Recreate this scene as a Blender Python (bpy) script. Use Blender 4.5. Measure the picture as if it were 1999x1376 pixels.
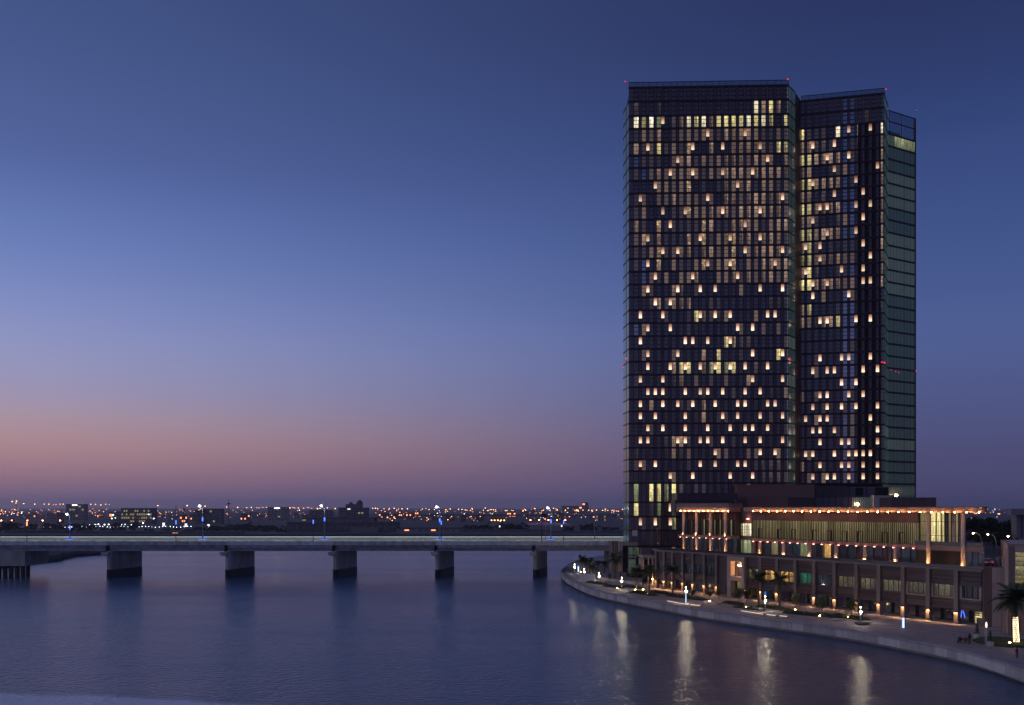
import bpy, math, random
from mathutils import Vector, Matrix, noise
rnd = random.Random(7)
R = math.radians
for o in list(bpy.data.objects): bpy.data.objects.remove(o)
SC = bpy.context.scene
COL = SC.collection

# ------------------------------------------------------------------ camera
HC, FPX, YH = 26.0, 2000.0, 990.0          # eye height, focal length in photo pixels, horizon row
cam = bpy.data.cameras.new('camera'); camo = bpy.data.objects.new('camera', cam); COL.objects.link(camo)
camo.location = (0, 0, HC); camo.rotation_euler = (R(90), 0, 0)
cam.sensor_width = 36.0; cam.lens = 36.0 * FPX / 1999.0
cam.shift_y = (YH - 688.0) / 1999.0
cam.clip_start = 0.5; cam.clip_end = 90000
SC.camera = camo

# ------------------------------------------------------------------ sky (dusk) and exposure
def lin(c): return c / 12.92 if c <= 0.04045 else ((c + 0.055) / 1.055) ** 2.4
def rgb(r, g, b): return (lin(r / 255), lin(g / 255), lin(b / 255), 1.0)
SKY_GLOW = [(0.0, (128, 104, 138)), (0.0185, (148, 113, 136)), (0.0415, (178, 136, 141)), (0.065, (186, 149, 153)), (0.088, (173, 155, 175)), (0.11, (160, 155, 189)), (0.14, (151, 156, 198)),
            (0.178, (133, 146, 200)), (0.221, (112, 132, 190)), (0.263, (97, 118, 178)), (0.304, (84, 101, 158)), (0.38, (71, 90, 141)), (0.46, (62, 80, 130)), (1.0, (56, 73, 120))]
SKY_DARK = [(0.0, (82, 74, 112)), (0.02, (80, 75, 113)), (0.065, (80, 82, 124)), (0.14, (82, 98, 150)), (0.19, (74, 94, 149)), (0.31, (52, 71, 125)), (0.38, (45, 59, 106)), (0.44, (41, 50, 92)), (1.0, (46, 58, 102))]
world = bpy.data.worlds.new('World'); SC.world = world; world.use_nodes = True
wt = world.node_tree; wn = wt.nodes; wl = wt.links; wn.clear()
w_out = wn.new('ShaderNodeOutputWorld'); w_bg = wn.new('ShaderNodeBackground'); w_tc = wn.new('ShaderNodeTexCoord')
w_nm = wn.new('ShaderNodeVectorMath'); w_nm.operation = 'NORMALIZE'; w_sp = wn.new('ShaderNodeSeparateXYZ')
wl.new(w_tc.outputs['Generated'], w_nm.inputs[0]); wl.new(w_nm.outputs[0], w_sp.inputs[0])
def wramp(stops):
    n = wn.new('ShaderNodeValToRGB'); n.color_ramp.interpolation = 'B_SPLINE'; e = n.color_ramp.elements
    while len(e) > 1: e.remove(e[0])
    e[0].position = stops[0][0]; e[0].color = rgb(*stops[0][1])
    for p, c in stops[1:]:
        x = e.new(p); x.color = rgb(*c)
    wl.new(w_sp.outputs['Z'], n.inputs[0]); return n
ra, rb = wramp(SKY_GLOW), wramp(SKY_DARK)
w_fl = wn.new('ShaderNodeVectorMath'); w_fl.operation = 'MULTIPLY'; w_fl.inputs[1].default_value = (1, 1, 0)
w_f2 = wn.new('ShaderNodeVectorMath'); w_f2.operation = 'NORMALIZE'
w_dt = wn.new('ShaderNodeVectorMath'); w_dt.operation = 'DOT_PRODUCT'; w_dt.inputs[1].default_value = (math.sin(R(-40)), math.cos(R(-40)), 0)
wl.new(w_nm.outputs[0], w_fl.inputs[0]); wl.new(w_fl.outputs[0], w_f2.inputs[0]); wl.new(w_f2.outputs[0], w_dt.inputs[0])
w_mr = wn.new('ShaderNodeMapRange'); w_mr.inputs['From Min'].default_value = 0.44; w_mr.inputs['From Max'].default_value = 0.985
wl.new(w_dt.outputs['Value'], w_mr.inputs['Value'])
w_mx = wn.new('ShaderNodeMix'); w_mx.data_type = 'RGBA'
w_pw = wn.new('ShaderNodeMath'); w_pw.operation = 'POWER'; w_pw.inputs[1].default_value = 2.0; wl.new(w_mr.outputs[0], w_pw.inputs[0])
wl.new(w_pw.outputs[0], w_mx.inputs['Factor']); wl.new(rb.outputs[0], w_mx.inputs[6]); wl.new(ra.outputs[0], w_mx.inputs[7])
wl.new(w_mx.outputs[2], w_bg.inputs['Color']); w_bg.inputs['Strength'].default_value = 1.0
wl.new(w_bg.outputs[0], w_out.inputs['Surface'])

# wide soft fill added out of frame left, where the sun just set
sl = bpy.data.lights.new('sun', 'SUN'); sl.energy = 0.38; sl.angle = R(60); sl.color = (1.0, 0.87, 0.87)
slo = bpy.data.objects.new('sun', sl); COL.objects.link(slo)
_d = Vector((-math.sin(R(105)), math.cos(R(105)), 0.30)).normalized()
slo.rotation_euler = (_d).to_track_quat('Z', 'Y').to_euler()
SC.view_settings.view_transform = 'Standard'; SC.view_settings.look = 'None'
SC.view_settings.exposure = 0.0; SC.view_settings.gamma = 1.0; SC.view_settings.use_curve_mapping = False
SC.render.engine = 'CYCLES'
cy = SC.cycles
cy.use_denoising = True; cy.use_light_tree = True
cy.max_bounces = 5; cy.diffuse_bounces = 2; cy.glossy_bounces = 3; cy.transmission_bounces = 2; cy.volume_bounces = 2; cy.transparent_max_bounces = 6
cy.sample_clamp_indirect = 4.0; cy.sample_clamp_direct = 0.0
cy.caustics_reflective = True; cy.caustics_refractive = False

# ------------------------------------------------------------------ materials
MATS = {}
def mat(name, col, rough=0.6, metal=0.0, var=0.15, vscale=0.6, spec=0.5, ior=1.45, emit=None, es=0.0, bump=0.0, bscale=4.0, coords='Object', stretch=(1, 1, 1)):
    m = bpy.data.materials.new(name); m.use_nodes = True
    nt = m.node_tree; N = nt.nodes; L = nt.links
    b = N['Principled BSDF']
    b.inputs['Roughness'].default_value = rough; b.inputs['Metallic'].default_value = metal
    b.inputs['IOR'].default_value = ior; b.inputs['Specular IOR Level'].default_value = spec
    tc = N.new('ShaderNodeTexCoord'); mp = N.new('ShaderNodeMapping'); mp.inputs['Scale'].default_value = stretch
    L.new(tc.outputs[coords], mp.inputs[0])
    nz = N.new('ShaderNodeTexNoise'); nz.inputs['Scale'].default_value = vscale; nz.inputs['Detail'].default_value = 6
    L.new(mp.outputs[0], nz.inputs['Vector'])
    oi = N.new('ShaderNodeObjectInfo')
    ad = N.new('ShaderNodeMath'); ad.operation = 'MULTIPLY_ADD'; ad.inputs[1].default_value = 0.35; L.new(oi.outputs['Random'], ad.inputs[0]); L.new(nz.outputs['Fac'], ad.inputs[2])
    rp = N.new('ShaderNodeMapRange'); rp.inputs['From Min'].default_value = 0.4; rp.inputs['From Max'].default_value = 1.0
    rp.inputs['To Min'].default_value = 1 - var * 1.6; rp.inputs['To Max'].default_value = 1 + var * 1.6
    L.new(ad.outputs[0], rp.inputs['Value'])
    mu = N.new('ShaderNodeVectorMath'); mu.operation = 'SCALE'; mu.inputs[0].default_value = col[:3]
    L.new(rp.outputs[0], mu.inputs['Scale']); L.new(mu.outputs[0], b.inputs['Base Color'])
    if bump:
        n2 = N.new('ShaderNodeTexNoise'); n2.inputs['Scale'].default_value = bscale; n2.inputs['Detail'].default_value = 5
        L.new(mp.outputs[0], n2.inputs['Vector'])
        bp = N.new('ShaderNodeBump'); bp.inputs['Strength'].default_value = bump; bp.inputs['Distance'].default_value = 0.05
        L.new(n2.outputs['Fac'], bp.inputs['Height']); L.new(bp.outputs[0], b.inputs['Normal'])
    if emit:
        b.inputs['Emission Color'].default_value = emit; b.inputs['Emission Strength'].default_value = es
    MATS[name] = m
    return m
def glow(name, col, s):                      # lamp glass
    m = bpy.data.materials.new(name); m.use_nodes = True; nt = m.node_tree; nt.nodes.clear()
    e = nt.nodes.new('ShaderNodeEmission'); o = nt.nodes.new('ShaderNodeOutputMaterial')
    e.inputs[0].default_value = col; e.inputs[1].default_value = s; nt.links.new(e.outputs[0], o.inputs[0])
    MATS[name] = m; return m
def room(name, col, s, base=(0.02, 0.02, 0.025), folds=14.0, spots=0.6, rough=0.06, curtain=0.35):
    """lit room seen through a pane: curtains, lamps and furniture vary from pane to pane"""
    m = bpy.data.materials.new(name); m.use_nodes = True; nt = m.node_tree; N = nt.nodes; L = nt.links
    b = N['Principled BSDF']; b.inputs['Base Color'].default_value = (*base, 1); b.inputs['Roughness'].default_value = rough; b.inputs['IOR'].default_value = 1.7
    tc = N.new('ShaderNodeTexCoord'); oi = N.new('ShaderNodeObjectInfo')
    ml = N.new('ShaderNodeMath'); ml.operation = 'MULTIPLY'; ml.inputs[1].default_value = 83.0; L.new(oi.outputs['Random'], ml.inputs[0])
    cb = N.new('ShaderNodeCombineXYZ'); L.new(ml.outputs[0], cb.inputs[0]); L.new(ml.outputs[0], cb.inputs[2])
    ad = N.new('ShaderNodeVectorMath'); L.new(tc.outputs['Generated'], ad.inputs[0]); L.new(cb.outputs[0], ad.inputs[1])
    s1 = N.new('ShaderNodeVectorMath'); s1.operation = 'MULTIPLY'; s1.inputs[1].default_value = (folds, 0.0, 1.2); L.new(ad.outputs[0], s1.inputs[0])
    n1 = N.new('ShaderNodeTexNoise'); n1.inputs['Scale'].default_value = 1.0; n1.inputs['Detail'].default_value = 2; L.new(s1.outputs[0], n1.inputs['Vector'])
    s2 = N.new('ShaderNodeVectorMath'); s2.operation = 'MULTIPLY'; s2.inputs[1].default_value = (folds * 0.25, 0.0, 4.0); L.new(ad.outputs[0], s2.inputs[0])
    n2 = N.new('ShaderNodeTexNoise'); n2.inputs['Scale'].default_value = 1.0; n2.inputs['Detail'].default_value = 4; L.new(s2.outputs[0], n2.inputs['Vector'])
    mr = N.new('ShaderNodeMapRange'); mr.inputs['From Min'].default_value = 0.32; mr.inputs['From Max'].default_value = 0.68; mr.inputs['To Min'].default_value = 0.35; mr.inputs['To Max'].default_value = 1.2; L.new(n1.outputs['Fac'], mr.inputs['Value'])
    m2 = N.new('ShaderNodeMapRange'); m2.inputs['From Min'].default_value = 0.56; m2.inputs['From Max'].default_value = 0.72; m2.inputs['To Min'].default_value = 0.0; m2.inputs['To Max'].default_value = spots; L.new(n2.outputs['Fac'], m2.inputs['Value'])
    sm = N.new('ShaderNodeMath'); L.new(mr.outputs[0], sm.inputs[0]); L.new(m2.outputs[0], sm.inputs[1])
    rs = N.new('ShaderNodeMapRange'); rs.inputs['To Min'].default_value = s * 0.55; rs.inputs['To Max'].default_value = s * 1.35; L.new(oi.outputs['Random'], rs.inputs['Value'])
    fm = N.new('ShaderNodeMath'); fm.operation = 'MULTIPLY'; L.new(sm.outputs[0], fm.inputs[0]); L.new(rs.outputs[0], fm.inputs[1])
    sx = N.new('ShaderNodeSeparateXYZ'); L.new(tc.outputs['Generated'], sx.inputs[0])
    r7 = N.new('ShaderNodeMath'); r7.operation = 'MULTIPLY'; r7.inputs[1].default_value = 7.31; L.new(oi.outputs['Random'], r7.inputs[0])
    rf = N.new('ShaderNodeMath'); rf.operation = 'FRACT'; L.new(r7.outputs[0], rf.inputs[0])
    th = N.new('ShaderNodeMapRange'); th.inputs['To Min'].default_value = -0.5; th.inputs['To Max'].default_value = 1.0; L.new(rf.outputs[0], th.inputs['Value'])
    gt_ = N.new('ShaderNodeMath'); gt_.operation = 'GREATER_THAN'; L.new(sx.outputs['X'], gt_.inputs[0]); L.new(th.outputs[0], gt_.inputs[1])
    cu = N.new('ShaderNodeMapRange'); cu.inputs['To Min'].default_value = curtain; cu.inputs['To Max'].default_value = 1.0; L.new(gt_.outputs[0], cu.inputs['Value'])
    vz = N.new('ShaderNodeMapRange'); vz.inputs['To Min'].default_value = 0.62; vz.inputs['To Max'].default_value = 1.2; L.new(sx.outputs['Z'], vz.inputs['Value'])
    f2 = N.new('ShaderNodeMath'); f2.operation = 'MULTIPLY'; L.new(cu.outputs[0], f2.inputs[0]); L.new(vz.outputs[0], f2.inputs[1])
    f3 = N.new('ShaderNodeMath'); f3.operation = 'MULTIPLY'; L.new(f2.outputs[0], f3.inputs[0]); L.new(fm.outputs[0], f3.inputs[1])
    b.inputs['Emission Color'].default_value = col; L.new(f3.outputs[0], b.inputs['Emission Strength'])
    MATS[name] = m; return m

mat('concrete', (0.30, 0.29, 0.28), 0.75, var=0.22, vscale=0.25, bump=0.3)
mat('pier_concrete', (0.58, 0.54, 0.50), 0.8, var=0.25, vscale=0.3, bump=0.3, stretch=(1, 1, 0.35))
mat('pier_wet', (0.018, 0.016, 0.016), 0.55, var=0.3, vscale=0.5)
mat('girder_paint', (0.40, 0.40, 0.41), 0.6, var=0.28, vscale=0.5, stretch=(1, 1, 0.12))
mat('beam_concrete', (0.66, 0.65, 0.66), 0.7, var=0.26, vscale=0.45, stretch=(1, 1, 0.15))
mat('barrier', (0.55, 0.57, 0.55), 0.6, var=0.10, vscale=0.1)
mat('asphalt', (0.10, 0.10, 0.10), 0.8, var=0.2)
mat('line_paint', (0.7, 0.7, 0.68), 0.6, var=0.1)
mat('joint', (0.01, 0.01, 0.01), 0.9)
mat('pole', (0.45, 0.46, 0.48), 0.45, metal=0.3, var=0.1)
mat('dark_pole', (0.05, 0.05, 0.06), 0.5, metal=0.3, var=0.1)
mat('core', (0.012, 0.011, 0.014), 0.7)
mat('band', (0.035, 0.016, 0.017), 0.4, metal=0.2, var=0.3)
mat('cladding', (0.16, 0.12, 0.135), 0.4, metal=0.1, var=0.25, vscale=0.15, spec=0.6)
mat('cladding_blue', (0.07, 0.065, 0.09), 0.18, metal=0.2, var=0.25, vscale=0.15, ior=1.8)
mat('fin', (0.035, 0.018, 0.02), 0.4, metal=0.4, var=0.3)
mat('recess_brown', (0.16, 0.075, 0.065), 0.45, metal=0.2, var=0.2)
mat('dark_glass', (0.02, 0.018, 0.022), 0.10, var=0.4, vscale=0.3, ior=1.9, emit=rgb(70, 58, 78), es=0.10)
mat('mirror_glass', (0.58, 0.50, 0.46), 0.14, metal=1.0, var=0.15, vscale=0.2)
mat('bronze', (0.42, 0.27, 0.18), 0.42, metal=0.55, var=0.12)
mat('stone', (0.44, 0.34, 0.29), 0.75, var=0.12, vscale=0.4, bump=0.2)
mat('brown_clad', (0.30, 0.165, 0.13), 0.6, metal=0.1, var=0.18, vscale=0.15)
mat('stone_light', (0.52, 0.45, 0.44), 0.75, var=0.12, vscale=0.3, bump=0.2)
mat('stone_dark', (0.20, 0.145, 0.135), 0.7, var=0.15, vscale=0.3)
mat('louvre', (0.105, 0.082, 0.09), 0.45, metal=0.3, var=0.4, vscale=0.1)
mat('louvre_red', (0.125, 0.070, 0.062), 0.45, metal=0.3, var=0.35, vscale=0.1)
mat('column_metal', (0.20, 0.155, 0.14), 0.5, metal=0.2, var=0.12)
mat('column_pale', (0.62, 0.50, 0.42), 0.6, var=0.1)
mat('paving', (0.42, 0.37, 0.345), 0.7, var=0.16, vscale=0.35, bump=0.15)
mat('quay', (0.58, 0.56, 0.56), 0.75, var=0.24, vscale=0.9, bump=0.25, stretch=(1, 1, 0.3))
mat('quay_shade', (0.03, 0.03, 0.032), 0.8)
mat('cope', (0.42, 0.40, 0.41), 0.7, var=0.12)
mat('soil', (0.04, 0.035, 0.028), 0.9, var=0.3)
mat('land', (0.10, 0.092, 0.088), 0.9, var=0.35, vscale=0.02)
mat('rock', (0.035, 0.032, 0.030), 0.85, var=0.4, vscale=0.4, bump=0.8, bscale=0.7)
mat('leaf', (0.06, 0.10, 0.032), 0.6, var=0.5, vscale=1.2)
mat('leaf_dark', (0.030, 0.042, 0.022), 0.7, var=0.5, vscale=0.4)
mat('lawn', (0.06, 0.09, 0.03), 0.8, var=0.4, vscale=2.0, bump=0.6, bscale=30)
mat('palm_leaf', (0.075, 0.105, 0.040), 0.55, var=0.45, vscale=2.0)
mat('bark', (0.16, 0.11, 0.075), 0.85, var=0.3, vscale=3.0, bump=0.8, bscale=9)
mat('white_wall', (0.62, 0.60, 0.57), 0.7, var=0.08)
mat('city_wall', (0.30, 0.27, 0.28), 0.8, var=0.2, vscale=0.02)
mat('city_dark', (0.13, 0.12, 0.13), 0.8, var=0.25, vscale=0.02)
mat('roof_grey', (0.10, 0.095, 0.11), 0.7, var=0.2)
mat('car_red', (0.35, 0.02, 0.02), 0.3, ior=1.6)
mat('car_white', (0.7, 0.7, 0.7), 0.3, ior=1.6)
mat('rubber', (0.02, 0.02, 0.02), 0.8)
mat('skin', (0.35, 0.22, 0.15), 0.6)
mat('cloth_dark', (0.02, 0.02, 0.035), 0.8)
mat('cloth_light', (0.5, 0.48, 0.46), 0.8)
mat('cloth_red', (0.3, 0.03, 0.03), 0.8)
mat('hair', (0.012, 0.01, 0.009), 0.6)
mat('blue_panel', (0.10, 0.14, 0.24), 0.25, ior=1.7)
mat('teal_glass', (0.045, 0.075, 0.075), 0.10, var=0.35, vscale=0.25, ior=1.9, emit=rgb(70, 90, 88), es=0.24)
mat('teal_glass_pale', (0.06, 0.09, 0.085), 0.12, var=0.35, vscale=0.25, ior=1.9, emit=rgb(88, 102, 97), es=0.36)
room('room_yellow', rgb(208, 192, 130), 1.25, folds=6, spots=1.4)
room('room_spot', rgb(190, 158, 122), 0.6, folds=5, spots=4.0)
room('room_shop', rgb(128, 118, 92), 0.42, folds=18, spots=2.2, curtain=0.8)
room('room_beige', rgb(168, 138, 116), 0.72, folds=7, spots=1.1)
room('room_dim', rgb(112, 98, 98), 0.34, folds=8, spots=1.2)
room('room_green', rgb(158, 166, 122), 0.8, folds=6, spots=0.8)
room('room_white', rgb(245, 232, 195), 1.4, folds=4, spots=0.8, curtain=0.8)
room('room_blind', rgb(168, 154, 108), 0.66, folds=40, spots=0.5, curtain=0.8)
room('room_teal', rgb(66, 84, 98), 0.36, folds=16, spots=1.2, curtain=0.6)
room('room_orange', rgb(230, 175, 95), 0.8, folds=9, spots=1.0)
room('room_emerald', rgb(70, 150, 120), 0.5, folds=5, spots=0.9)
room('room_dark', rgb(60, 70, 88), 0.30, folds=12, spots=1.3)
for k_, (c_, e_) in enumerate([((96, 82, 84), 0.30), ((120, 100, 92), 0.40), ((84, 76, 88), 0.24), ((140, 116, 98), 0.5)]):
    mat('dim_pane_' + 'abcd'[k_], (0.02, 0.018, 0.022), 0.1, var=0.3, ior=1.8, emit=rgb(*c_), es=e_)
glow('lamp_warm', rgb(255, 206, 150), 55.0)
glow('lamp_column', rgb(255, 192, 130), 160.0)
glow('lamp_canopy', rgb(255, 178, 112), 115.0)
glow('lamp_upcol', rgb(255, 190, 130), 420.0)
glow('lamp_soffit', rgb(255, 150, 120), 20.0)
glow('lamp_white', rgb(255, 240, 215), 270.0)
glow('lamp_tip', rgb(255, 240, 215), 130.0)
glow('lamp_up', rgb(255, 196, 110), 130.0)
glow('lamp_bridge', rgb(225, 238, 255), 45.0)
glow('lamp_blue', rgb(70, 110, 255), 3.0)
glow('pylon_white', rgb(205, 225, 255), 1.5)
glow('pylon_blue', rgb(60, 125, 220), 0.75)
glow('red_beacon', rgb(235, 45, 75), 1.6)
glow('added_deck_glow', rgb(222, 232, 230), 2.5)
glow('led_strip', rgb(255, 226, 190), 1.9)
glow('string_light', rgb(255, 226, 175), 16.0)
glow('downlight', rgb(225, 240, 245), 9.0)
glow('city_orange', rgb(255, 172, 105), 9.0)
glow('city_amber', rgb(255, 146, 92), 3.4)
glow('city_white', rgb(235, 245, 255), 6.5)
glow('city_green', rgb(170, 255, 215), 3.0)
glow('city_window', rgb(190, 185, 130), 0.5)
glow('sign_white', rgb(230, 240, 245), 1.6)
def clear_mat():
    m = bpy.data.materials.new('clear_pane'); m.use_nodes = True; nt = m.node_tree; N = nt.nodes; L = nt.links; N.clear()
    t = N.new('ShaderNodeBsdfTransparent'); t.inputs[0].default_value = (0.66, 0.70, 0.72, 1); g = N.new('ShaderNodeBsdfGlossy'); g.inputs['Roughness'].default_value = 0.08
    x = N.new('ShaderNodeMixShader'); x.inputs[0].default_value = 0.16; L.new(t.outputs[0], x.inputs[1]); L.new(g.outputs[0], x.inputs[2])
    o = N.new('ShaderNodeOutputMaterial'); L.new(x.outputs[0], o.inputs[0]); MATS['clear_pane'] = m
clear_mat()
# uplight wash on the wall panels, painted as emission, brightest at the foot
def uplight_wash_mat(nm, k):
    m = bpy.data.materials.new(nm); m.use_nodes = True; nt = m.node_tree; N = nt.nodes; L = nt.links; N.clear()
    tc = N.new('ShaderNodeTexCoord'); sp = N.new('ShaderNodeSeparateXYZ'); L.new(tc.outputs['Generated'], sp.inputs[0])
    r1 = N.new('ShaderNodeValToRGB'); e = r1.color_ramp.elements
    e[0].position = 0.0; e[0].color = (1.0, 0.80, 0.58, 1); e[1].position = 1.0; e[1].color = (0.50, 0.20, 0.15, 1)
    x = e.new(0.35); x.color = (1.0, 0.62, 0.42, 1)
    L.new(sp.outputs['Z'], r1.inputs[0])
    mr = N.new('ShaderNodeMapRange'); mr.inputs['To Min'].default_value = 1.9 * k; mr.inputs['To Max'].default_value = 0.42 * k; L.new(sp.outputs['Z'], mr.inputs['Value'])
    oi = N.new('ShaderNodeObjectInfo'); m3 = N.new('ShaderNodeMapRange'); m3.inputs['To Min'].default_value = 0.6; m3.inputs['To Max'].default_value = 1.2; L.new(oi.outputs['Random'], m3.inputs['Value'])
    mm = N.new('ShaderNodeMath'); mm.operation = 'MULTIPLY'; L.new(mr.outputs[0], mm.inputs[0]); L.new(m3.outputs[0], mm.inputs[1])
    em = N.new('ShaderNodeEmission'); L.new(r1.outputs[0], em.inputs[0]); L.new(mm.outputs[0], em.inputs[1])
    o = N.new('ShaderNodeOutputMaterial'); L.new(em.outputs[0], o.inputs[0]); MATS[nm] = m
uplight_wash_mat('uplight_wash', 1.0); uplight_wash_mat('uplight_wash_dim', 0.66)

# ------------------------------------------------------------------ helpers
def P(x, y, D): return Vector(((x - 1000) * D / FPX, D, HC + (YH - y) * D / FPX))
def G(x, y, Z=2.4):
    D = (HC - Z) * FPX / (y - YH); return Vector(((x - 1000) * D / FPX, D, Z))
def zat(y, D): return HC + (YH - y) * D / FPX
def wpos(o):
    v = Vector((0, 0, 0))
    while o is not None: v += o.location; o = o.parent
    return v
def link(o, parent=None):
    COL.objects.link(o)
    if parent is not None: o.parent = parent
    return o
def tag(o, label=None, cat=None, group=None, kind=None):
    if label: o['label'] = label
    if cat: o['category'] = cat
    if group: o['group'] = group
    if kind: o['kind'] = kind
    return o
def thing(name, label, cat, loc=(0, 0, 0), group=None):
    o = bpy.data.objects.new(name, None); o.location = loc; link(o); return tag(o, label, cat, group)
class Fr:                                   # a wall line: s along it, d out of it, z up
    def __init__(s, p0, u):
        s.p = Vector((p0[0], p0[1], 0)); s.u = Vector((u[0], u[1], 0)).normalized(); s.n = Vector((s.u.y, -s.u.x, 0))
        s.ang = math.atan2(s.u.y, s.u.x)
    def pt(s, a, d, z): return s.p + s.u * a + s.n * d + Vector((0, 0, z))
    def s_of(s, px, d=0.0):                 # where the sight line through photo column px meets the line
        k = (px - 1000) / FPX; q = s.p + s.n * d
        return (k * q.y - q.x) / (s.u.x - k * s.u.y)
WORLD = Fr((0, 0), (1, 0))
class MB:
    def __init__(s): s.v = []; s.f = []; s.m = []; s.mi = 0
    def box(s, F, a0, a1, d0, d1, z0, z1):
        b = len(s.v)
        for z in (z0, z1):
            for (a, d) in ((a0, d0), (a1, d0), (a1, d1), (a0, d1)): s.v.append(F.pt(a, d, z))
        for q in ((0, 1, 2, 3), (4, 7, 6, 5), (0, 4, 5, 1), (1, 5, 6, 2), (2, 6, 7, 3), (3, 7, 4, 0)): s.f.append(tuple(b + i for i in q)); s.m.append(s.mi)
        return s
    def prism(s, pts, z0, z1):
        b = len(s.v); n = len(pts)
        s.v += [Vector((p[0], p[1], z0)) for p in pts] + [Vector((p[0], p[1], z1)) for p in pts]
        s.f.append(tuple(range(b, b + n))[::-1]); s.m.append(s.mi); s.f.append(tuple(range(b + n, b + 2 * n))); s.m.append(s.mi)
        for i in range(n):
            j = (i + 1) % n; s.f.append((b + i, b + j, b + n + j, b + n + i)); s.m.append(s.mi)
        return s
    def tube(s, p, r, n=8, cap=True):       # p: points, r: radii
        b = len(s.v); k = len(p)
        for i in range(k):
            t = (p[min(i + 1, k - 1)] - p[max(i - 1, 0)]).normalized()
            a = t.cross(Vector((0, 0, 1)) if abs(t.z) < 0.9 else Vector((1, 0, 0))).normalized(); c = t.cross(a)
            for j in range(n):
                w = 2 * math.pi * j / n; s.v.append(p[i] + (a * math.cos(w) + c * math.sin(w)) * r[i])
        for i in range(k - 1):
            for j in range(n):
                q = (j + 1) % n; s.f.append((b + i * n + j, b + i * n + q, b + (i + 1) * n + q, b + (i + 1) * n + j)); s.m.append(s.mi)
        if cap:
            s.f.append(tuple(b + j for j in range(n))[::-1]); s.m.append(s.mi); s.f.append(tuple(b + (k - 1) * n + j for j in range(n))); s.m.append(s.mi)
        return s
    def ball(s, c, rx, ry=None, rz=None, nu=8, nv=5):
        ry = ry or rx; rz = rz or rx; b = len(s.v); c = Vector(c)
        s.v.append(c + Vector((0, 0, -rz)))
        for i in range(1, nv):
            t = -math.pi / 2 + math.pi * i / nv
            for j in range(nu):
                w = 2 * math.pi * j / nu; s.v.append(c + Vector((rx * math.cos(t) * math.cos(w), ry * math.cos(t) * math.sin(w), rz * math.sin(t))))
        s.v.append(c + Vector((0, 0, rz))); top = len(s.v) - 1
        for j in range(nu): s.f.append((b, b + 1 + (j + 1) % nu, b + 1 + j)); s.m.append(s.mi)
        for i in range(nv - 2):
            for j in range(nu):
                o = b + 1 + i * nu; q = (j + 1) % nu; s.f.append((o + j, o + q, o + nu + q, o + nu + j)); s.m.append(s.mi)
        o = b + 1 + (nv - 2) * nu
        for j in range(nu): s.f.append((o + j, o + (j + 1) % nu, top)); s.m.append(s.mi)
        return s
    def quad(s, a, b_, c, d):
        b = len(s.v); s.v += [a, b_, c, d]; s.f.append((b, b + 1, b + 2, b + 3)); s.m.append(s.mi); return s
    def mesh(s, name, ms, off=Vector((0, 0, 0)), smooth=False):
        me = bpy.data.meshes.new(name); me.from_pydata([v - off for v in s.v], [], s.f)
        for m in (ms if isinstance(ms, (list, tuple)) else [ms]): me.materials.append(MATS[m])
        if any(s.m): me.polygons.foreach_set('material_index', s.m)
        if smooth: me.polygons.foreach_set('use_smooth', [True] * len(me.polygons))
        me.update(); return me
    def build(s, name, ms, parent=None, smooth=False, kind=None, origin=None):
        off = wpos(parent)
        loc = Vector((0, 0, 0))
        if origin is not None: loc = Vector(origin) - off
        o = bpy.data.objects.new(name, s.mesh(name, ms, off + loc, smooth)); o.location = loc; link(o, parent)
        if kind: o['kind'] = kind
        return o
UNIT = {}
PM = {}
def ubox(name, m, F, a0, a1, d0, d1, z0, z1, parent):   # one box object; alike boxes share one mesh
    k = (name, m)
    if k not in UNIT:
        UNIT[k] = MB().box(WORLD, -0.5, 0.5, -0.5, 0.5, -0.5, 0.5).mesh(name, m)
    o = bpy.data.objects.new(name, UNIT[k])
    c = F.pt((a0 + a1) / 2, (d0 + d1) / 2, (z0 + z1) / 2); sc = (abs(a1 - a0), abs(d1 - d0), abs(z1 - z0))
    o.location = c if parent in PM else c - wpos(parent); o.rotation_euler = (0, 0, F.ang); o.scale = sc
    link(o, parent)
    if parent in PM: o.matrix_parent_inverse = PM[parent].inverted()
    PM[o] = Matrix.Translation(c) @ Matrix.Rotation(F.ang, 4, 'Z') @ Matrix.Diagonal((*sc, 1))
    return o
def clone(o, loc, label=None, group=None, rz=0.0, sc=1.0):
    def cp(x, par):
        c = x.copy(); link(c, par)
        for ch in x.children: cp(ch, c)
        return c
    c = cp(o, None); c.location = loc; c.rotation_euler = (0, 0, rz); c.scale = (sc, sc, sc)
    if label: c['label'] = label
    if group: c['group'] = group
    return c
ORD = ['first', 'second', 'third', 'fourth', 'fifth', 'sixth', 'seventh', 'eighth', 'ninth', 'tenth', 'eleventh', 'twelfth']

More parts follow.
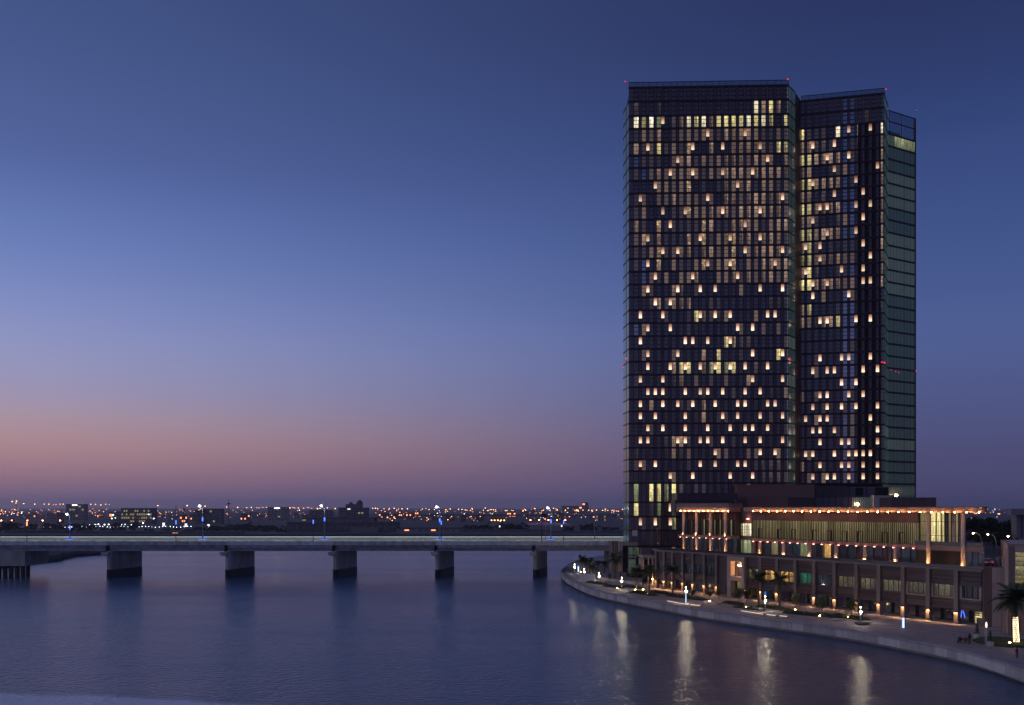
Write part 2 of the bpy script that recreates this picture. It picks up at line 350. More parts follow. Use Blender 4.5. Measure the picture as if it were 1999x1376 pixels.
# ------------------------------------------------------------------ water and land
def water_mat():
    m = bpy.data.materials.new('water'); m.use_nodes = True; nt = m.node_tree; N = nt.nodes; L = nt.links
    b = N['Principled BSDF']; b.inputs['Base Color'].default_value = (0.022, 0.034, 0.060, 1); b.inputs['IOR'].default_value = 1.36
    tc = N.new('ShaderNodeTexCoord')
    def nz(scale, detail, st=(1, 1, 1)):
        mp = N.new('ShaderNodeMapping'); mp.inputs['Scale'].default_value = st; L.new(tc.outputs['Object'], mp.inputs[0])
        n = N.new('ShaderNodeTexNoise'); n.inputs['Scale'].default_value = scale; n.inputs['Detail'].default_value = detail; L.new(mp.outputs[0], n.inputs['Vector']); return n
    big = nz(0.011, 4, (0.6, 2.0, 1)); mid = nz(0.12, 3, (0.7, 1.1, 1)); fine = nz(1.1, 3, (0.8, 1.0, 1))
    r = N.new('ShaderNodeMapRange'); r.inputs['From Min'].default_value = 0.3; r.inputs['From Max'].default_value = 0.7; r.inputs['To Min'].default_value = 0.13; r.inputs['To Max'].default_value = 0.25
    L.new(big.outputs['Fac'], r.inputs['Value']); L.new(r.outputs[0], b.inputs['Roughness'])
    b1 = N.new('ShaderNodeBump'); b1.inputs['Strength'].default_value = 0.5; b1.inputs['Distance'].default_value = 0.3; L.new(mid.outputs['Fac'], b1.inputs['Height'])
    b2 = N.new('ShaderNodeBump'); b2.inputs['Strength'].default_value = 1.0; b2.inputs['Distance'].default_value = 0.30; L.new(fine.outputs['Fac'], b2.inputs['Height']); L.new(b1.outputs[0], b2.inputs['Normal'])
    L.new(b2.outputs[0], b.inputs['Normal'])
    # bright sky reflection painted as pale base colour, this side of a curved line
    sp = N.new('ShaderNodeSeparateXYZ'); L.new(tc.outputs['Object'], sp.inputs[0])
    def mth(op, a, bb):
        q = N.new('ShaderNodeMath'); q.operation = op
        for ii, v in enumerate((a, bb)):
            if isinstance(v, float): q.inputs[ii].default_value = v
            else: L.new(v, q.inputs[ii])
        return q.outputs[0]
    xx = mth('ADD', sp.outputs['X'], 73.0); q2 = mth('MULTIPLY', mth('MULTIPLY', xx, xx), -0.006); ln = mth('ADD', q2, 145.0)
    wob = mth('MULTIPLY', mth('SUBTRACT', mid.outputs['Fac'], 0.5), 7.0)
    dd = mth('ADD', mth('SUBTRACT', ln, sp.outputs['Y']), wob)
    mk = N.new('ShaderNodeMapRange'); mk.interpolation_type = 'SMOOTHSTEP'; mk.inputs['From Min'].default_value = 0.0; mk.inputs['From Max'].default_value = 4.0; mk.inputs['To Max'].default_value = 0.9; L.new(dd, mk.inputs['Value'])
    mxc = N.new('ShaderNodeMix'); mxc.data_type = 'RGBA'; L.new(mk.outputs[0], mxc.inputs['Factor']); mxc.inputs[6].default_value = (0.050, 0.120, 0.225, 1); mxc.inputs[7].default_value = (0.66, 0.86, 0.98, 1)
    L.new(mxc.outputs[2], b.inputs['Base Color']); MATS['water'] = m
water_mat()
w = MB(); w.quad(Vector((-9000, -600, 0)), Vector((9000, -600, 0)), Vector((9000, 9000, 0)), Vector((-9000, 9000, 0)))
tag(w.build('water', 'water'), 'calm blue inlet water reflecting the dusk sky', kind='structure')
# far shore, one sheet to the horizon
shore = [(-9000, 900), (-700, 880), (-420, 905), (-150, 930), (0, 915), (120, 900), (300, 880), (700, 860), (9000, 860)]
g = MB(); n = len(shore)
for p in shore: g.v.append(Vector((p[0], p[1], 1.6)))
for p in shore: g.v.append(Vector((p[0] * 1.6, 22000, 1.6)))
for p in shore: g.v.append(Vector((p[0], p[1], -1)))
for i in range(n - 1):
    g.f += [(i, i + 1, n + i + 1, n + i), (2 * n + i, 2 * n + i + 1, i + 1, i)]; g.m += [0, 0]
tag(g.build('ground', 'land'), 'dark flat far shore running to the horizon', kind='structure')
# rocky spit under the bridge
sp = MB(); pts = []
edge = [(-900, 1106), (-400, 1108), (-150, 1110), (-20, 1112), (48, 1103.5), (80, 1100), (117, 1096), (122, 1093), (150, 1087), (205, 1083), (260, 1081)]
for x, y in edge: pts.append(G(x, y, 0))
for i, p in enumerate(pts):
    q = p + Vector((-10, 34, 0)); sp.v += [Vector((p.x, p.y, -0.6)), Vector((p.x - 0.6, p.y + 2.2, 1.2 + 0.5 * rnd.random())), Vector((p.x - 4, p.y + 11, 2.6 + 0.6 * rnd.random())), Vector((p.x - 24, p.y + 60, 4.0)), Vector((p.x - 60, p.y + 150, 3.2))]
for i in range(len(pts) - 1):
    for k in range(4): sp.f.append((i * 5 + k, (i + 1) * 5 + k, (i + 1) * 5 + k + 1, i * 5 + k + 1)); sp.m.append(0)
tag(sp.build('rocky_bank', 'rock'), 'low dark rocky bank reaching into the water beyond the bridge', kind='structure')
for i in range(46):
    pass

# ------------------------------------------------------------------ promenade
topline = [(2330, 1405), (2150, 1352), (1999, 1303), (1930, 1281), (1860, 1263), (1770, 1246.5), (1680, 1230.5), (1600, 1218.5), (1535, 1210.5), (1450, 1199.5), (1370, 1188.5), (1300, 1176), (1245, 1166.5), (1205, 1159),
           (1167, 1151), (1138, 1141), (1121, 1133), (1108, 1126), (1101, 1119.5), (1099.5, 1115), (1103, 1110.5), (1114, 1100.5), (1135, 1092), (1165, 1086.5), (1195, 1082), (1260, 1076)]
ZG = 2.4
raw = [G(x, y, ZG) for x, y in topline]
def smooth(pts, k=4):
    out = []
    for i in range(len(pts) - 1):
        p0, p1, p2, p3 = pts[max(i - 1, 0)], pts[i], pts[i + 1], pts[min(i + 2, len(pts) - 1)]
        for j in range(k):
            t = j / k; out.append(0.5 * ((2 * p1) + (p2 - p0) * t + (2 * p0 - 5 * p1 + 4 * p2 - p3) * t * t + (3 * p1 - p0 - 3 * p2 + p3) * t ** 3))
    return out + [pts[-1]]
quay = smooth(raw, 6)
def resample(pts, step):
    out = [pts[0]]; acc = 0.0
    for a, b in zip(pts, pts[1:]):
        d = (b - a).length
        while acc + d >= step:
            t = (step - acc) / d; a = a + (b - a) * t; out.append(a); d = (b - a).length; acc = 0.0
        acc += d
    return out
quay = resample(quay, 3.0)
def inset(pts, d):
    out = []
    for i, p in enumerate(pts):
        t = (pts[min(i + 1, len(pts) - 1)] - pts[max(i - 1, 0)]); t.z = 0; t.normalize(); out.append(p + Vector((t.y, -t.x, 0)) * d)
    return out
inner = inset(quay, 0.5)
pv = MB(); pl = [(p.x, p.y) for p in inner] + [(330, 560), (330, 100)]
pv.prism(pl, -1.0, ZG)
tag(pv.build('promenade', 'paving'), 'wide paved waterfront promenade curving round the podium', kind='structure')
qw = thing('quay_wall', 'pale grey curved quay wall of upright panels along the water', 'wall')
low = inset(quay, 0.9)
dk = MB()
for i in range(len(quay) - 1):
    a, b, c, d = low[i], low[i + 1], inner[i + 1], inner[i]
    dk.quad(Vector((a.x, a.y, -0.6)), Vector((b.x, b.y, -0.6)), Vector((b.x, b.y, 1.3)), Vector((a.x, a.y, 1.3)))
dk.build('undercut_shade', 'quay_shade', qw)  # near-black sheet paints the shade of the undercut below the panels
for i in range(len(quay) - 1):
    a, b = quay[i], quay[i + 1]
    F = Fr((a.x, a.y), (b.x - a.x, b.y - a.y)); ln = (b - a).length; sg = -1.0
    ubox('panel', 'quay', F, 0.035, ln - 0.035, -0.02 + 0.02 * rnd.random(), -0.55, 0.55, ZG - 0.28, qw)
    ubox('coping_stone', 'cope', F, 0.01, ln - 0.01, 0.06, -0.9, ZG - 0.275, ZG + 0.03, qw)

# ------------------------------------------------------------------ bridge
DB = 377.0
br = thing('road_bridge', 'long flat concrete road bridge crossing the water on thick piers', 'bridge', P(640, 1130, DB))
zs = lambda y, D=DB: zat(y, D)
XL, XR = (-1500 - 1000) / FPX * DB, (1236 - 1000) / FPX * DB
FB = Fr((0, DB), (1, 0))                    # n points to the camera
piers = [-1180, -900, -620, -340, 205.5, 437.5, 648.5, 848.5, 1040.5]
pxs = [(x - 1000) / FPX * DB for x in piers]
Z_deck = zs(1057.5); Z_bb = zs(1064.5); Z_gb = zs(1076)
W = 24.0
ends = [XL] + [x + 0.6 for x in pxs] + [XR]
for a, b in zip(ends, ends[1:]):
    m = MB(); m.box(FB, a + 0.35, b - 0.35, -2.2, -W + 2.2, Z_gb, Z_bb - 0.01); m.build('girder', 'girder_paint', br)
    m = MB(); m.box(FB, a + 0.05, b - 0.05, 0.0, -0.5, Z_bb, Z_deck + 0.05); m.build('edge_beam', 'beam_concrete', br)
    m = MB(); m.box(FB, a + 0.35, b - 0.35, -1.6, -2.1, Z_gb + 1.15, Z_bb - 0.015); m.build('ledge', 'beam_concrete', br)
m = MB(); m.box(FB, XL, XR, -0.52, -W, Z_bb + 0.1, Z_deck - 0.55); m.build('deck', 'asphalt', br)
m = MB(); m.box(FB, XL, XR, -0.6, -W + 0.4, Z_deck - 0.54, Z_deck - 0.50); m.build('road_surface', 'asphalt', br)
m = MB(); m.box(FB, XL, XR, -W + 0.4, -W, Z_deck - 0.6, zat(1047.6, DB + W)); m.build('far_parapet', 'barrier', br)
m = MB(); m.box(FB, XL, XR, -11.6, -12.0, Z_deck - 0.5, Z_deck + 0.35); m.build('median_barrier', 'girder_paint', br)
m = MB(); m.box(FB, XL, XR, -0.45, -0.38, Z_deck + 0.62, Z_deck + 0.68)
x = XL
m.build('handrail', 'pole', br)
i = 0
while x < XR:
    ubox('rail_post', 'pole', FB, x, x + 0.07, -0.38, -0.45, Z_deck + 0.05, Z_deck + 0.62, br); x += 3.0
zp = zat(1047.6, DB + W)
m = MB(); m.box(FB, XL, XR, -W + 0.95, -W - 0.05, zp + 0.005, zp + 0.12); m.build('parapet_coping', 'beam_concrete', br)
m = MB(); m.box(FB, XL, XR, -W + 0.9, -W + 0.72, zp - 0.04, zp - 0.002); m.build('added_glow_strip', 'added_deck_glow', br)  # added strip, unseen under the coping, to brighten parapet and road
m = MB(); m.box(FB, XL, XR, -11.1, -12.1, Z_deck + 0.355, Z_deck + 0.43); m.build('median_coping', 'girder_paint', br)
m = MB(); m.box(FB, XL, XR, -11.15, -11.4, Z_deck + 0.31, Z_deck + 0.353); m.build('added_glow_strip', 'added_deck_glow', br)  # second added strip, hidden below the median coping, brightens the road
for px in pxs:
    pr = MB(); dv = Vector((0.2, 1, 0)); p0 = Vector((px, DB + 0.6, 0)); wd = 2.0
    def loop(L0, L1, ww, z0, z1, mb):
        c = [p0 + dv * L0 + Vector((ww * 0.28, 0, 0)), p0 + dv * L0 + Vector((ww * 0.72, 0, 0)), p0 + dv * (L0 + 0.7) + Vector((ww, 0, 0)), p0 + dv * (L1 - 0.7) + Vector((ww, 0, 0)), p0 + dv * L1 + Vector((ww * 0.6, 0, 0)), p0 + dv * L1 + Vector((ww * 0.3, 0, 0)), p0 + dv * (L1 - 0.7), p0 + dv * (L0 + 0.7)]
        mb.prism([(q.x, q.y) for q in c], z0, z1)
    loop(0, 21, wd, 3.0, Z_gb - 0.02, pr); po = pr.build('pier', 'pier_concrete', br)
    f = MB(); p0 = p0 + Vector((-0.05, -0.05, 0)); loop(0, 21.1, wd + 0.1, -2, 3.0 - 0.01, f); f.build('pier_base', 'pier_wet', po)
    c = MB(); c.box(Fr((px - 1.3, DB - 0.8), (1, 0)), 0, 2.6, 0, -2.4, Z_gb - 1.25, Z_gb - 0.35); c.box(Fr((px - 0.9, DB - 0.4), (1, 0)), 0, 1.9, 0, -1.6, Z_gb - 1.7, Z_gb - 1.26); c.build('bearing_ledge', 'pier_concrete', po)
    j = MB(); j.box(FB, px - 0.1, px + 0.5, -1.0, -2.4, Z_gb - 0.3, Z_bb - 0.02); j.build('joint_pipe', 'joint', po)
ab = MB(); ab.box(FB, (-120 - 1000) / FPX * DB, (47 - 1000) / FPX * DB, -0.8, -20, zs(1105), Z_gb - 0.02); abo = ab.build('pile_cap', 'pier_concrete', br)
for px in (-112, -100, -88, -76, -64, -52, -40, -29, -17, -6, 6, 18, 30, 41):
    a = (px - 1000) / FPX * DB; m = MB(); m.tube([Vector((a, DB + 2, -2)), Vector((a, DB + 2, zs(1105)))], [0.75, 0.75], 10); m.build('pile', 'pier_wet', abo, True)
    m = MB(); m.tube([Vector((a - 3, DB + 12, -2)), Vector((a - 3, DB + 12, zs(1105)))], [0.75, 0.75], 10); m.build('pile', 'pier_wet', abo, True)
am = MB(); am.box(FB, XR - 8.5, XR, -1.0, -W, 0.6, Z_gb - 0.03); am.build('abutment', 'concrete', br)
# lamps on the far side of the deck
DF = DB + W - 0.9
far_posts = [(137, 1004, 'tall white bridge lamp above the first pier from the rocky bank side'), (396, 988, 'tall white bridge lamp before the dark slab office block'), (634, 988, 'tall white bridge lamp beside the domed tower'),
             (859, 990, 'tall white bridge lamp above the fourth pier, close to a thin blue post'), (1076, 992, 'tall white bridge lamp nearest to the hotel, on a lit blue base')]
for x, yt, lb in far_posts:
    b = P(x, 1047, DF); b.z = Z_deck - 0.48; zt = zat(yt, DF)
    t = thing('bridge_lamp', lb, 'street lamp', b, 'white lamps along the bridge')
    m = MB(); m.tube([b, Vector((b.x, b.y, zt))], [0.24, 0.13], 8); m.build('pole', 'pole', t, True)
    m = MB(); m.tube([Vector((b.x, b.y, zt - 0.1)), Vector((b.x - 1.1, b.y - 0.1, zt + 0.2))], [0.09, 0.07], 6); m.build('arm', 'pole', t)
    m = MB(); m.ball((b.x - 1.2, b.y, zt + 0.1), 0.48, 0.4, 0.28); m.build('lamp_head', 'lamp_bridge', t, True)
    m = MB(); m.tube([Vector((b.x, b.y, zt - 5.8)), Vector((b.x, b.y, zt - 4.4))], [0.26, 0.26], 8); m.build('blue_light', 'lamp_blue', t)
    m = MB(); m.box(Fr((b.x, b.y - 0.5), (1, 0)), -1.5, 1.5, 0, -0.2, Z_deck - 0.1, Z_deck + 0.15); m.build('base_light', 'lamp_blue', t)
for k, (x, yt, lb) in enumerate([(53, 1014, 'dark slim post on the bridge before the city lights at its far end'), (344, 1011, 'slim dark post with a blue light between two bridge piers'), (612, 1010, 'slim blue lit post just before the long low roofed hall'),
                       (862, 1012, 'slim blue lit post touching the fourth white bridge lamp'), (1101, 1010, 'slim blue lit post between the last pier and the hotel')]):
    b = P(x, 1057, DB + 0.25); b.z = Z_deck - 0.45; zt = zat(yt, DB)
    t = thing('light_post', lb, 'light post', b, 'slim blue posts along the bridge rail')
    m = MB(); m.tube([b, Vector((b.x, b.y, zt))], [0.12, 0.08], 6); m.build('pole', 'dark_pole', t, True)
    m = MB(); m.tube([Vector((b.x, b.y, zt - 2.3)), Vector((b.x, b.y, zt - 0.9))], [0.19, 0.19], 6)
    m.build('light_head', 'city_amber' if k == 0 else 'lamp_blue', t)
for x, yt, lb in [(1161, 1009, 'thin grey unlit post on the bridge beside the hotel'), (1066, 1013, 'thin grey unlit post left of the last white bridge lamp')]:
    b = P(x, 1047, DF); b.z = Z_deck - 0.48; t = thing('light_post', lb, 'light post', b)
    m = MB(); m.tube([b, Vector((b.x, b.y, zat(yt, DF)))], [0.16, 0.09], 6); m.build('pole', 'pole', t, True)
    m = MB(); m.ball((b.x - 0.3, b.y, zat(yt, DF)), 0.35, 0.3, 0.18); m.build('lamp_head', 'city_amber', t)
b = P(1058, 1052, DB + 11); t = thing('road_sign', 'dark back of a road sign mast on the bridge median', 'sign', (b.x, b.y, Z_deck - 0.48))
m = MB(); m.tube([Vector((b.x, b.y, Z_deck - 0.48)), Vector((b.x, b.y, zat(1003, DB + 11)))], [0.22, 0.15], 6); m.build('pole', 'dark_pole', t)
m = MB(); m.box(Fr((b.x, b.y), (1, 0)), 0.2, 1.9, 0.1, 0, zat(1010, DB), zat(1003, DB)); m.build('sign_panel', 'dark_pole', t)

# ------------------------------------------------------------------ tower
K = 1.10
def pp(x, D): return ((x - 1000) / FPX * D * K, D * K)
A0, P0, P1, P2, P3, P4, P5, P6 = pp(1217, 308), pp(1228, 300), pp(1540, 298.2), pp(1553.5, 303.5), pp(1564.5, 310), pp(1727, 304), pp(1735, 314), pp(1788, 321)
def fr(a, b): return Fr(a, (b[0] - a[0], b[1] - a[1])), math.hypot(b[0] - a[0], b[1] - a[1])
tw = thing('hotel_tower', 'tall dark glass hotel tower of two wings with painted uplight glow on its wall panels', 'tower', (P0[0], P0[1], 2.4))
Ly = [168.3, 195.6, 223.9, 249, 275.6, 300.9, 325.3, 350.4, 375.4, 400.5, 426.6, 453.1, 478.8, 503.2, 528.3, 553.4, 578.4, 603.9, 629.2, 654.7, 679.8, 704.6, 730.2, 754.5, 778.5, 802, 825.8, 849.3, 873.3, 896.2, 919.1, 942.4, 980, 1008, 1035, 1066, 1090]
DW = 299 * K
Lz = [zat(y, DW) for y in Ly]
def ins(pts, d):
    n = len(pts); c = Vector((sum(p[0] for p in pts) / n, sum(p[1] for p in pts) / n)); out = []
    for p in pts:
        v = Vector(p) - c; out.append(tuple(c + v * (1 - d / v.length)))
    return out
BL, BR = (A0[0] + 6, A0[1] + 42), (P6[0] - 3, P6[1] + 30)
poly = ins([A0, P0, P1, P2, P3, P4, P5, P6, BR, BL], 1.1)
m = MB(); m.prism(poly, 2.0, Lz[2]); m.build('core', 'core', tw)
FL, LL = fr(P0, P1); FRt, LR = fr(P3, P4)
m = MB(); m.box(FL, 0.3, LL - 0.3, -0.9, -14, Lz[2] + 0.02, Lz[0] - 0.5); m.build('crown_block', 'core', tw)
m = MB(); m.box(FRt, 0.3, LR - 0.3, -0.9, -12, Lz[2] + 0.02, Lz[0] - 0.5); m.build('crown_block', 'core', tw)
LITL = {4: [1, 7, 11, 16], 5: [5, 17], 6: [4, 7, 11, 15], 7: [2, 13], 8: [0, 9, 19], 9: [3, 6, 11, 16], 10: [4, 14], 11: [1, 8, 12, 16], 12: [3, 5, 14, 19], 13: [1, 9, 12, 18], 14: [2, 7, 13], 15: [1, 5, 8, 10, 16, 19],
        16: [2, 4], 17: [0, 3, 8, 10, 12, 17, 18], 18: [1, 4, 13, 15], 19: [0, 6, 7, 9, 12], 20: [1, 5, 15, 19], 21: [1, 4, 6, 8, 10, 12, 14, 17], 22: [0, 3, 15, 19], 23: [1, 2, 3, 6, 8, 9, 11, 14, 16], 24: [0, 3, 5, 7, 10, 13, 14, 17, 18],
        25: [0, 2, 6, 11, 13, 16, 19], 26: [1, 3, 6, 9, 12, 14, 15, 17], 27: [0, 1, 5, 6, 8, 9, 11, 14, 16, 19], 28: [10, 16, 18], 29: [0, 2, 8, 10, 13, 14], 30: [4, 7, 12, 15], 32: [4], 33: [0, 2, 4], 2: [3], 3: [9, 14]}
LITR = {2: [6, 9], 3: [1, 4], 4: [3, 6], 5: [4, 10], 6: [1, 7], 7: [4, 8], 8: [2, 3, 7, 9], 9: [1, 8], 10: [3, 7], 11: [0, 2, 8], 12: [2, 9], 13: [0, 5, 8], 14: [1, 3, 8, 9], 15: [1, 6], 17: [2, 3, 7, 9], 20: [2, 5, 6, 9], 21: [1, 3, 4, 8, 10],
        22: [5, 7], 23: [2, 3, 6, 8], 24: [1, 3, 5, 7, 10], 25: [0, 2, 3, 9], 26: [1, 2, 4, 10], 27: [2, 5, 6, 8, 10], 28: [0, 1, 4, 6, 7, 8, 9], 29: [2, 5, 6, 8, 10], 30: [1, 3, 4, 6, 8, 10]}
Y, B, D_, GR, WH = 'room_yellow', 'room_beige', 'room_dim', 'room_green', 'room_white'
WINL = {1: {0: D_, 3: D_, 16: WH, 17: B, 18: Y, 19: B}, 2: {0: WH, 1: Y, 2: WH, 3: GR, 5: D_, 6: B, 7: WH, 8: Y, 9: WH, 10: B, 11: Y, 12: Y, 13: Y, 14: Y, 15: WH, 16: Y, 17: WH, 18: Y, 20: Y},
        21: {5: B, 6: Y, 7: Y, 9: B, 10: GR, 11: Y, 12: GR, 13: Y, 16: D_}, 31: {0: GR, 2: Y, 3: Y, 4: GR, 5: Y, 6: D_}, 32: {0: Y, 2: D_, 3: GR, 5: D_}, 33: {2: D_, 3: D_, 5: GR},
        16: {2: D_, 3: B, 4: D_, 5: B, 6: B, 7: B, 18: D_, 19: D_, 20: D_}, 17: {8: Y, 9: B, 10: D_, 11: D_}, 15: {5: B, 6: D_}, 19: {12: Y, 13: B, 14: D_, 15: D_}, 20: {9: B, 11: Y, 19: Y}, 22: {5: D_, 6: B, 15: B}, 24: {2: B, 6: D_, 9: B, 14: D_}, 25: {8: D_, 9: B},
        27: {4: D_, 5: B, 6: B, 7: D_}, 28: {4: D_, 5: B, 6: D_, 0: D_}, 29: {17: D_, 18: D_, 19: D_}, 30: {17: D_, 18: D_, 19: D_}, 23: {9: D_, 18: D_}}
WINR = {1: {9: D_}, 2: {0: Y, 5: WH, 8: WH, 9: WH, 10: WH, 11: WH}, 3: {0: B, 1: B, 2: D_, 3: D_, 8: B, 9: B, 10: D_}, 21: {8: D_}, 29: {8: B, 10: B, 2: D_}, 23: {2: D_}, 24: {4: D_}, 16: {0: B, 1: Y, 10: D_, 11: D_}, 17: {0: B, 1: B, 2: D_, 3: B, 4: B, 5: Y, 10: D_}}
r2 = random.Random(3)
for r in range(3, 15):
    dct = {}
    for j in range(21):
        p = 0.95 if 12 <= j <= 19 else (0.8 if j >= 3 else 0.4)
        if r2.random() < p: dct[j] = B if r2.random() < (0.62 if j >= 12 else 0.22) else 'dim'
    if r in (4, 9, 11, 12, 7): dct[7] = 'room_spot'
    if r in (10, 11, 12, 13): dct[3] = 'room_spot'; dct[9] = 'room_spot'; dct[13] = 'room_spot'
    if r == 4: dct[3] = Y; dct[19] = Y; dct[20] = Y
    WINL[r] = dct
for r in range(4, 15):
    dct = {0: Y if r % 2 == 0 else B, 1: Y if r % 2 == 0 or r > 9 else B}
    for j in range(2, 6):
        if r % 2 == 0 or r2.random() < 0.35: dct[j] = B if r % 2 == 0 else D_
    for j in (8, 9, 10, 11):
        if r2.random() < (0.8 if r < 5 else 0.5): dct[j] = B if r < 5 else 'dim'
    dct[11] = B
    WINR[r] = dct
PALE_L = {(5, 0), (5, 1), (6, 0), (6, 1), (12, 0), (12, 1), (13, 1), (14, 1), (15, 1), (18, 0)}
def wing(F, L, xk0, dxk, nk, xj0, nj, lit, win, rows, base_row, blue):
    colw = 1.0; winw = 1.42
    w_ = tw
    sk = [F.s_of(xk0 + dxk * k) for k in range(nk)]; sj = [F.s_of(xj0 + dxk * j) for j in range(nj)]
    gl = MB(); dm = MB()
    zb = Lz[base_row]
    for s in sk: ubox('cladding_strip', 'cladding', F, s - colw / 2, s + colw / 2, -0.25, 0.0, zb, Lz[0], tw)
    ubox('cladding_strip', 'cladding', F, 0.0, max(0.2, sj[0] - 0.85), -0.3, -0.05, zb, Lz[0], tw)
    ubox('cladding_strip', 'cladding', F, sj[-1] + 0.85, L, -0.3, -0.05, zb, Lz[0], tw)
    for s in sj:
        for e in (-1, 1): ubox('mullion', 'fin', F, s + e * 0.78 - 0.05, s + e * 0.78 + 0.05, -0.3, 0.12, zb, Lz[0], tw)
    for r in range(0, base_row + 1):
        z = Lz[r]; ubox('floor_band', 'band', F, -0.1, L + 0.1, -0.35, 0.34, z - 0.34, z + 0.20, tw)
    mir = MB()
    for r in range(0, base_row):
        z1 = Lz[r] - 0.36; z0 = Lz[r + 1] + 0.22
        for j, s in enumerate(sj):
            k = win.get(r, {}).get(j)
            if k is None and r >= 2 and r2.random() < (0.16 if r > 14 else 0.3): k = 'dim'
            if k == 'dim': dm.mi = r2.randrange(4); dm.box(F, s - winw / 2, s + winw / 2, -0.55, -0.30, z0, z1)
            elif k: ubox('window', k, F, s - winw / 2, s + winw / 2, -0.55, -0.30, z0, z1, tw)
            else: (mir if ((r, j) in PALE_L if nj == 21 else (j in (6, 7) or (j in (9, 10) and r2.random() < 0.4))) else gl).box(F, s - winw / 2, s + winw / 2, -0.55, -0.30, z0, z1)
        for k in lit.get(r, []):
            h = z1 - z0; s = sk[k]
            ubox('painted_uplight', 'uplight_wash' if r > 14 else 'uplight_wash_dim', F, s - 0.47, s + 0.47, 0.01, 0.16, z0 + 0.36 * h, z1 - 0.02, tw)  # light washing up the cladding, built as a glowing box
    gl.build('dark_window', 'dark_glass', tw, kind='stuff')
    dm.build('dim_window', ['dim_pane_a', 'dim_pane_b', 'dim_pane_c', 'dim_pane_d'], tw, kind='stuff')
    if mir.v: mir.build('pale_window', 'mirror_glass', tw, kind='stuff')
    tr = MB()
    for r in range(0, base_row):
        for f in (0.33, 0.66):
            z = Lz[r] + (Lz[r + 1] - Lz[r]) * f; tr.box(F, 0.1, L - 0.1, -0.29, 0.05, z - 0.03, z + 0.03)
    tr.build('transom', 'fin', tw, kind='stuff')
    # glass screen round the roof
    zt = Lz[0] + 0.21; ztop = zt + 1.35
    n = int(L / 2.2)
    for i in range(n + 1): ubox('screen_post', 'fin', F, i * L / n - 0.05, i * L / n + 0.05, -0.05, 0.15, zt, ztop, tw)
    for i in range(n): ubox('screen_pane', 'clear_pane', F, i * L / n + 0.06, (i + 1) * L / n - 0.06, 0.03, 0.06, zt, ztop, tw)
    ubox('screen_rail', 'fin', F, -0.05, L + 0.05, -0.06, 0.16, ztop + 0.003, ztop + 0.15, tw)
    return sk, sj
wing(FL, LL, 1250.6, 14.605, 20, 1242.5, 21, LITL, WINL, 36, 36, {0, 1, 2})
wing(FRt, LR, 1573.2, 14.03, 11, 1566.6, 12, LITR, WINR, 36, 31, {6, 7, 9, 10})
# row 0 and 1: blue dark glass on the roof storeys is part of the strips above; side faces follow
def side(F, L, r0, r1, m1, name, seams, pale=0.2):
    for r in range(r0, r1):
        ubox(name, m1 if r2.random() > pale else 'teal_glass_pale', F, 0.03, L - 0.03, -0.5, -0.12, Lz[r + 1] + 0.20, Lz[r] - 0.22, tw)
        ubox('floor_band', 'band', F, 0.0, L, -0.45, 0.0, Lz[r] - 0.2, Lz[r] + 0.18, tw)
    for i in range(1, seams):
        ubox('mullion', 'fin', F, i * L / seams - 0.04, i * L / seams + 0.04, -0.3, -0.04, Lz[r1], Lz[r0], tw)
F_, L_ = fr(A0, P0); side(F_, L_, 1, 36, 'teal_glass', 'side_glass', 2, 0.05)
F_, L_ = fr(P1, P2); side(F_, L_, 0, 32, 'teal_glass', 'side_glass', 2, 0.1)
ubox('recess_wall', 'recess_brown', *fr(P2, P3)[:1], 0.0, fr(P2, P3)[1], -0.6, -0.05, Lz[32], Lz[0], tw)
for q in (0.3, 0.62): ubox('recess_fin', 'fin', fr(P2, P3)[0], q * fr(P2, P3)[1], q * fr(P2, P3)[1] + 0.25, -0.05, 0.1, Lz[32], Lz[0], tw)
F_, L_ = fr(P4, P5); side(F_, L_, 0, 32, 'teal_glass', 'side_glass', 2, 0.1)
F5, L5 = fr(P5, P6)
for Fb, Lb, r0 in ((*fr(BL, A0), 1), (*fr(P6, BR), 2)):
    for r in range(r0, 35):
        ubox('rear_glass', 'teal_glass', Fb, 0.3, Lb - 0.3, -0.5, -0.12, Lz[r + 1] + 0.20, Lz[r] - 0.22, tw); ubox('rear_floor_band', 'band', Fb, 0.0, Lb - 0.05, -0.45, 0.0, Lz[r] - 0.2, Lz[r] + 0.18, tw)
    for i in range(1, 16): ubox('rear_mullion', 'fin', Fb, i * Lb / 16 - 0.05, i * Lb / 16 + 0.05, -0.3, -0.03, Lz[35], Lz[r0], tw)
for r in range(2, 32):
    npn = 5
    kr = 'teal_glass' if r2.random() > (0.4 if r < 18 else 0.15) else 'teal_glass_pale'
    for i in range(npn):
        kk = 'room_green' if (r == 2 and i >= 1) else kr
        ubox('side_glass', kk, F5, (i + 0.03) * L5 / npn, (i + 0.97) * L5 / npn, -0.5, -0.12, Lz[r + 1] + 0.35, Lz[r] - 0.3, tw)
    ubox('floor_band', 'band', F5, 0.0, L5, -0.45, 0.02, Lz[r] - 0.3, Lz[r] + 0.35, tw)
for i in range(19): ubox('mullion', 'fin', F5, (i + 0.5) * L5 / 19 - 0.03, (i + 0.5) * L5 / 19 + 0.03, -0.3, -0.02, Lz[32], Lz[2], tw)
ubox('corner_post', 'fin', F5, L5 - 0.35, L5, -0.3, 0.15, Lz[32], Lz[0] - 1.2, tw)
for zq in (Lz[0] - 1.5, Lz[1] - 0.6): ubox('screen_rail', 'fin', F5, 0, L5 - 0.36, -0.1, 0.1, zq, zq + 0.3, tw)
for q in (0.02, 0.48, 0.93): ubox('screen_post', 'fin', F5, q * L5, q * L5 + 0.25, -0.11, 0.08, Lz[2] + 0.4, Lz[0] - 1.2, tw)
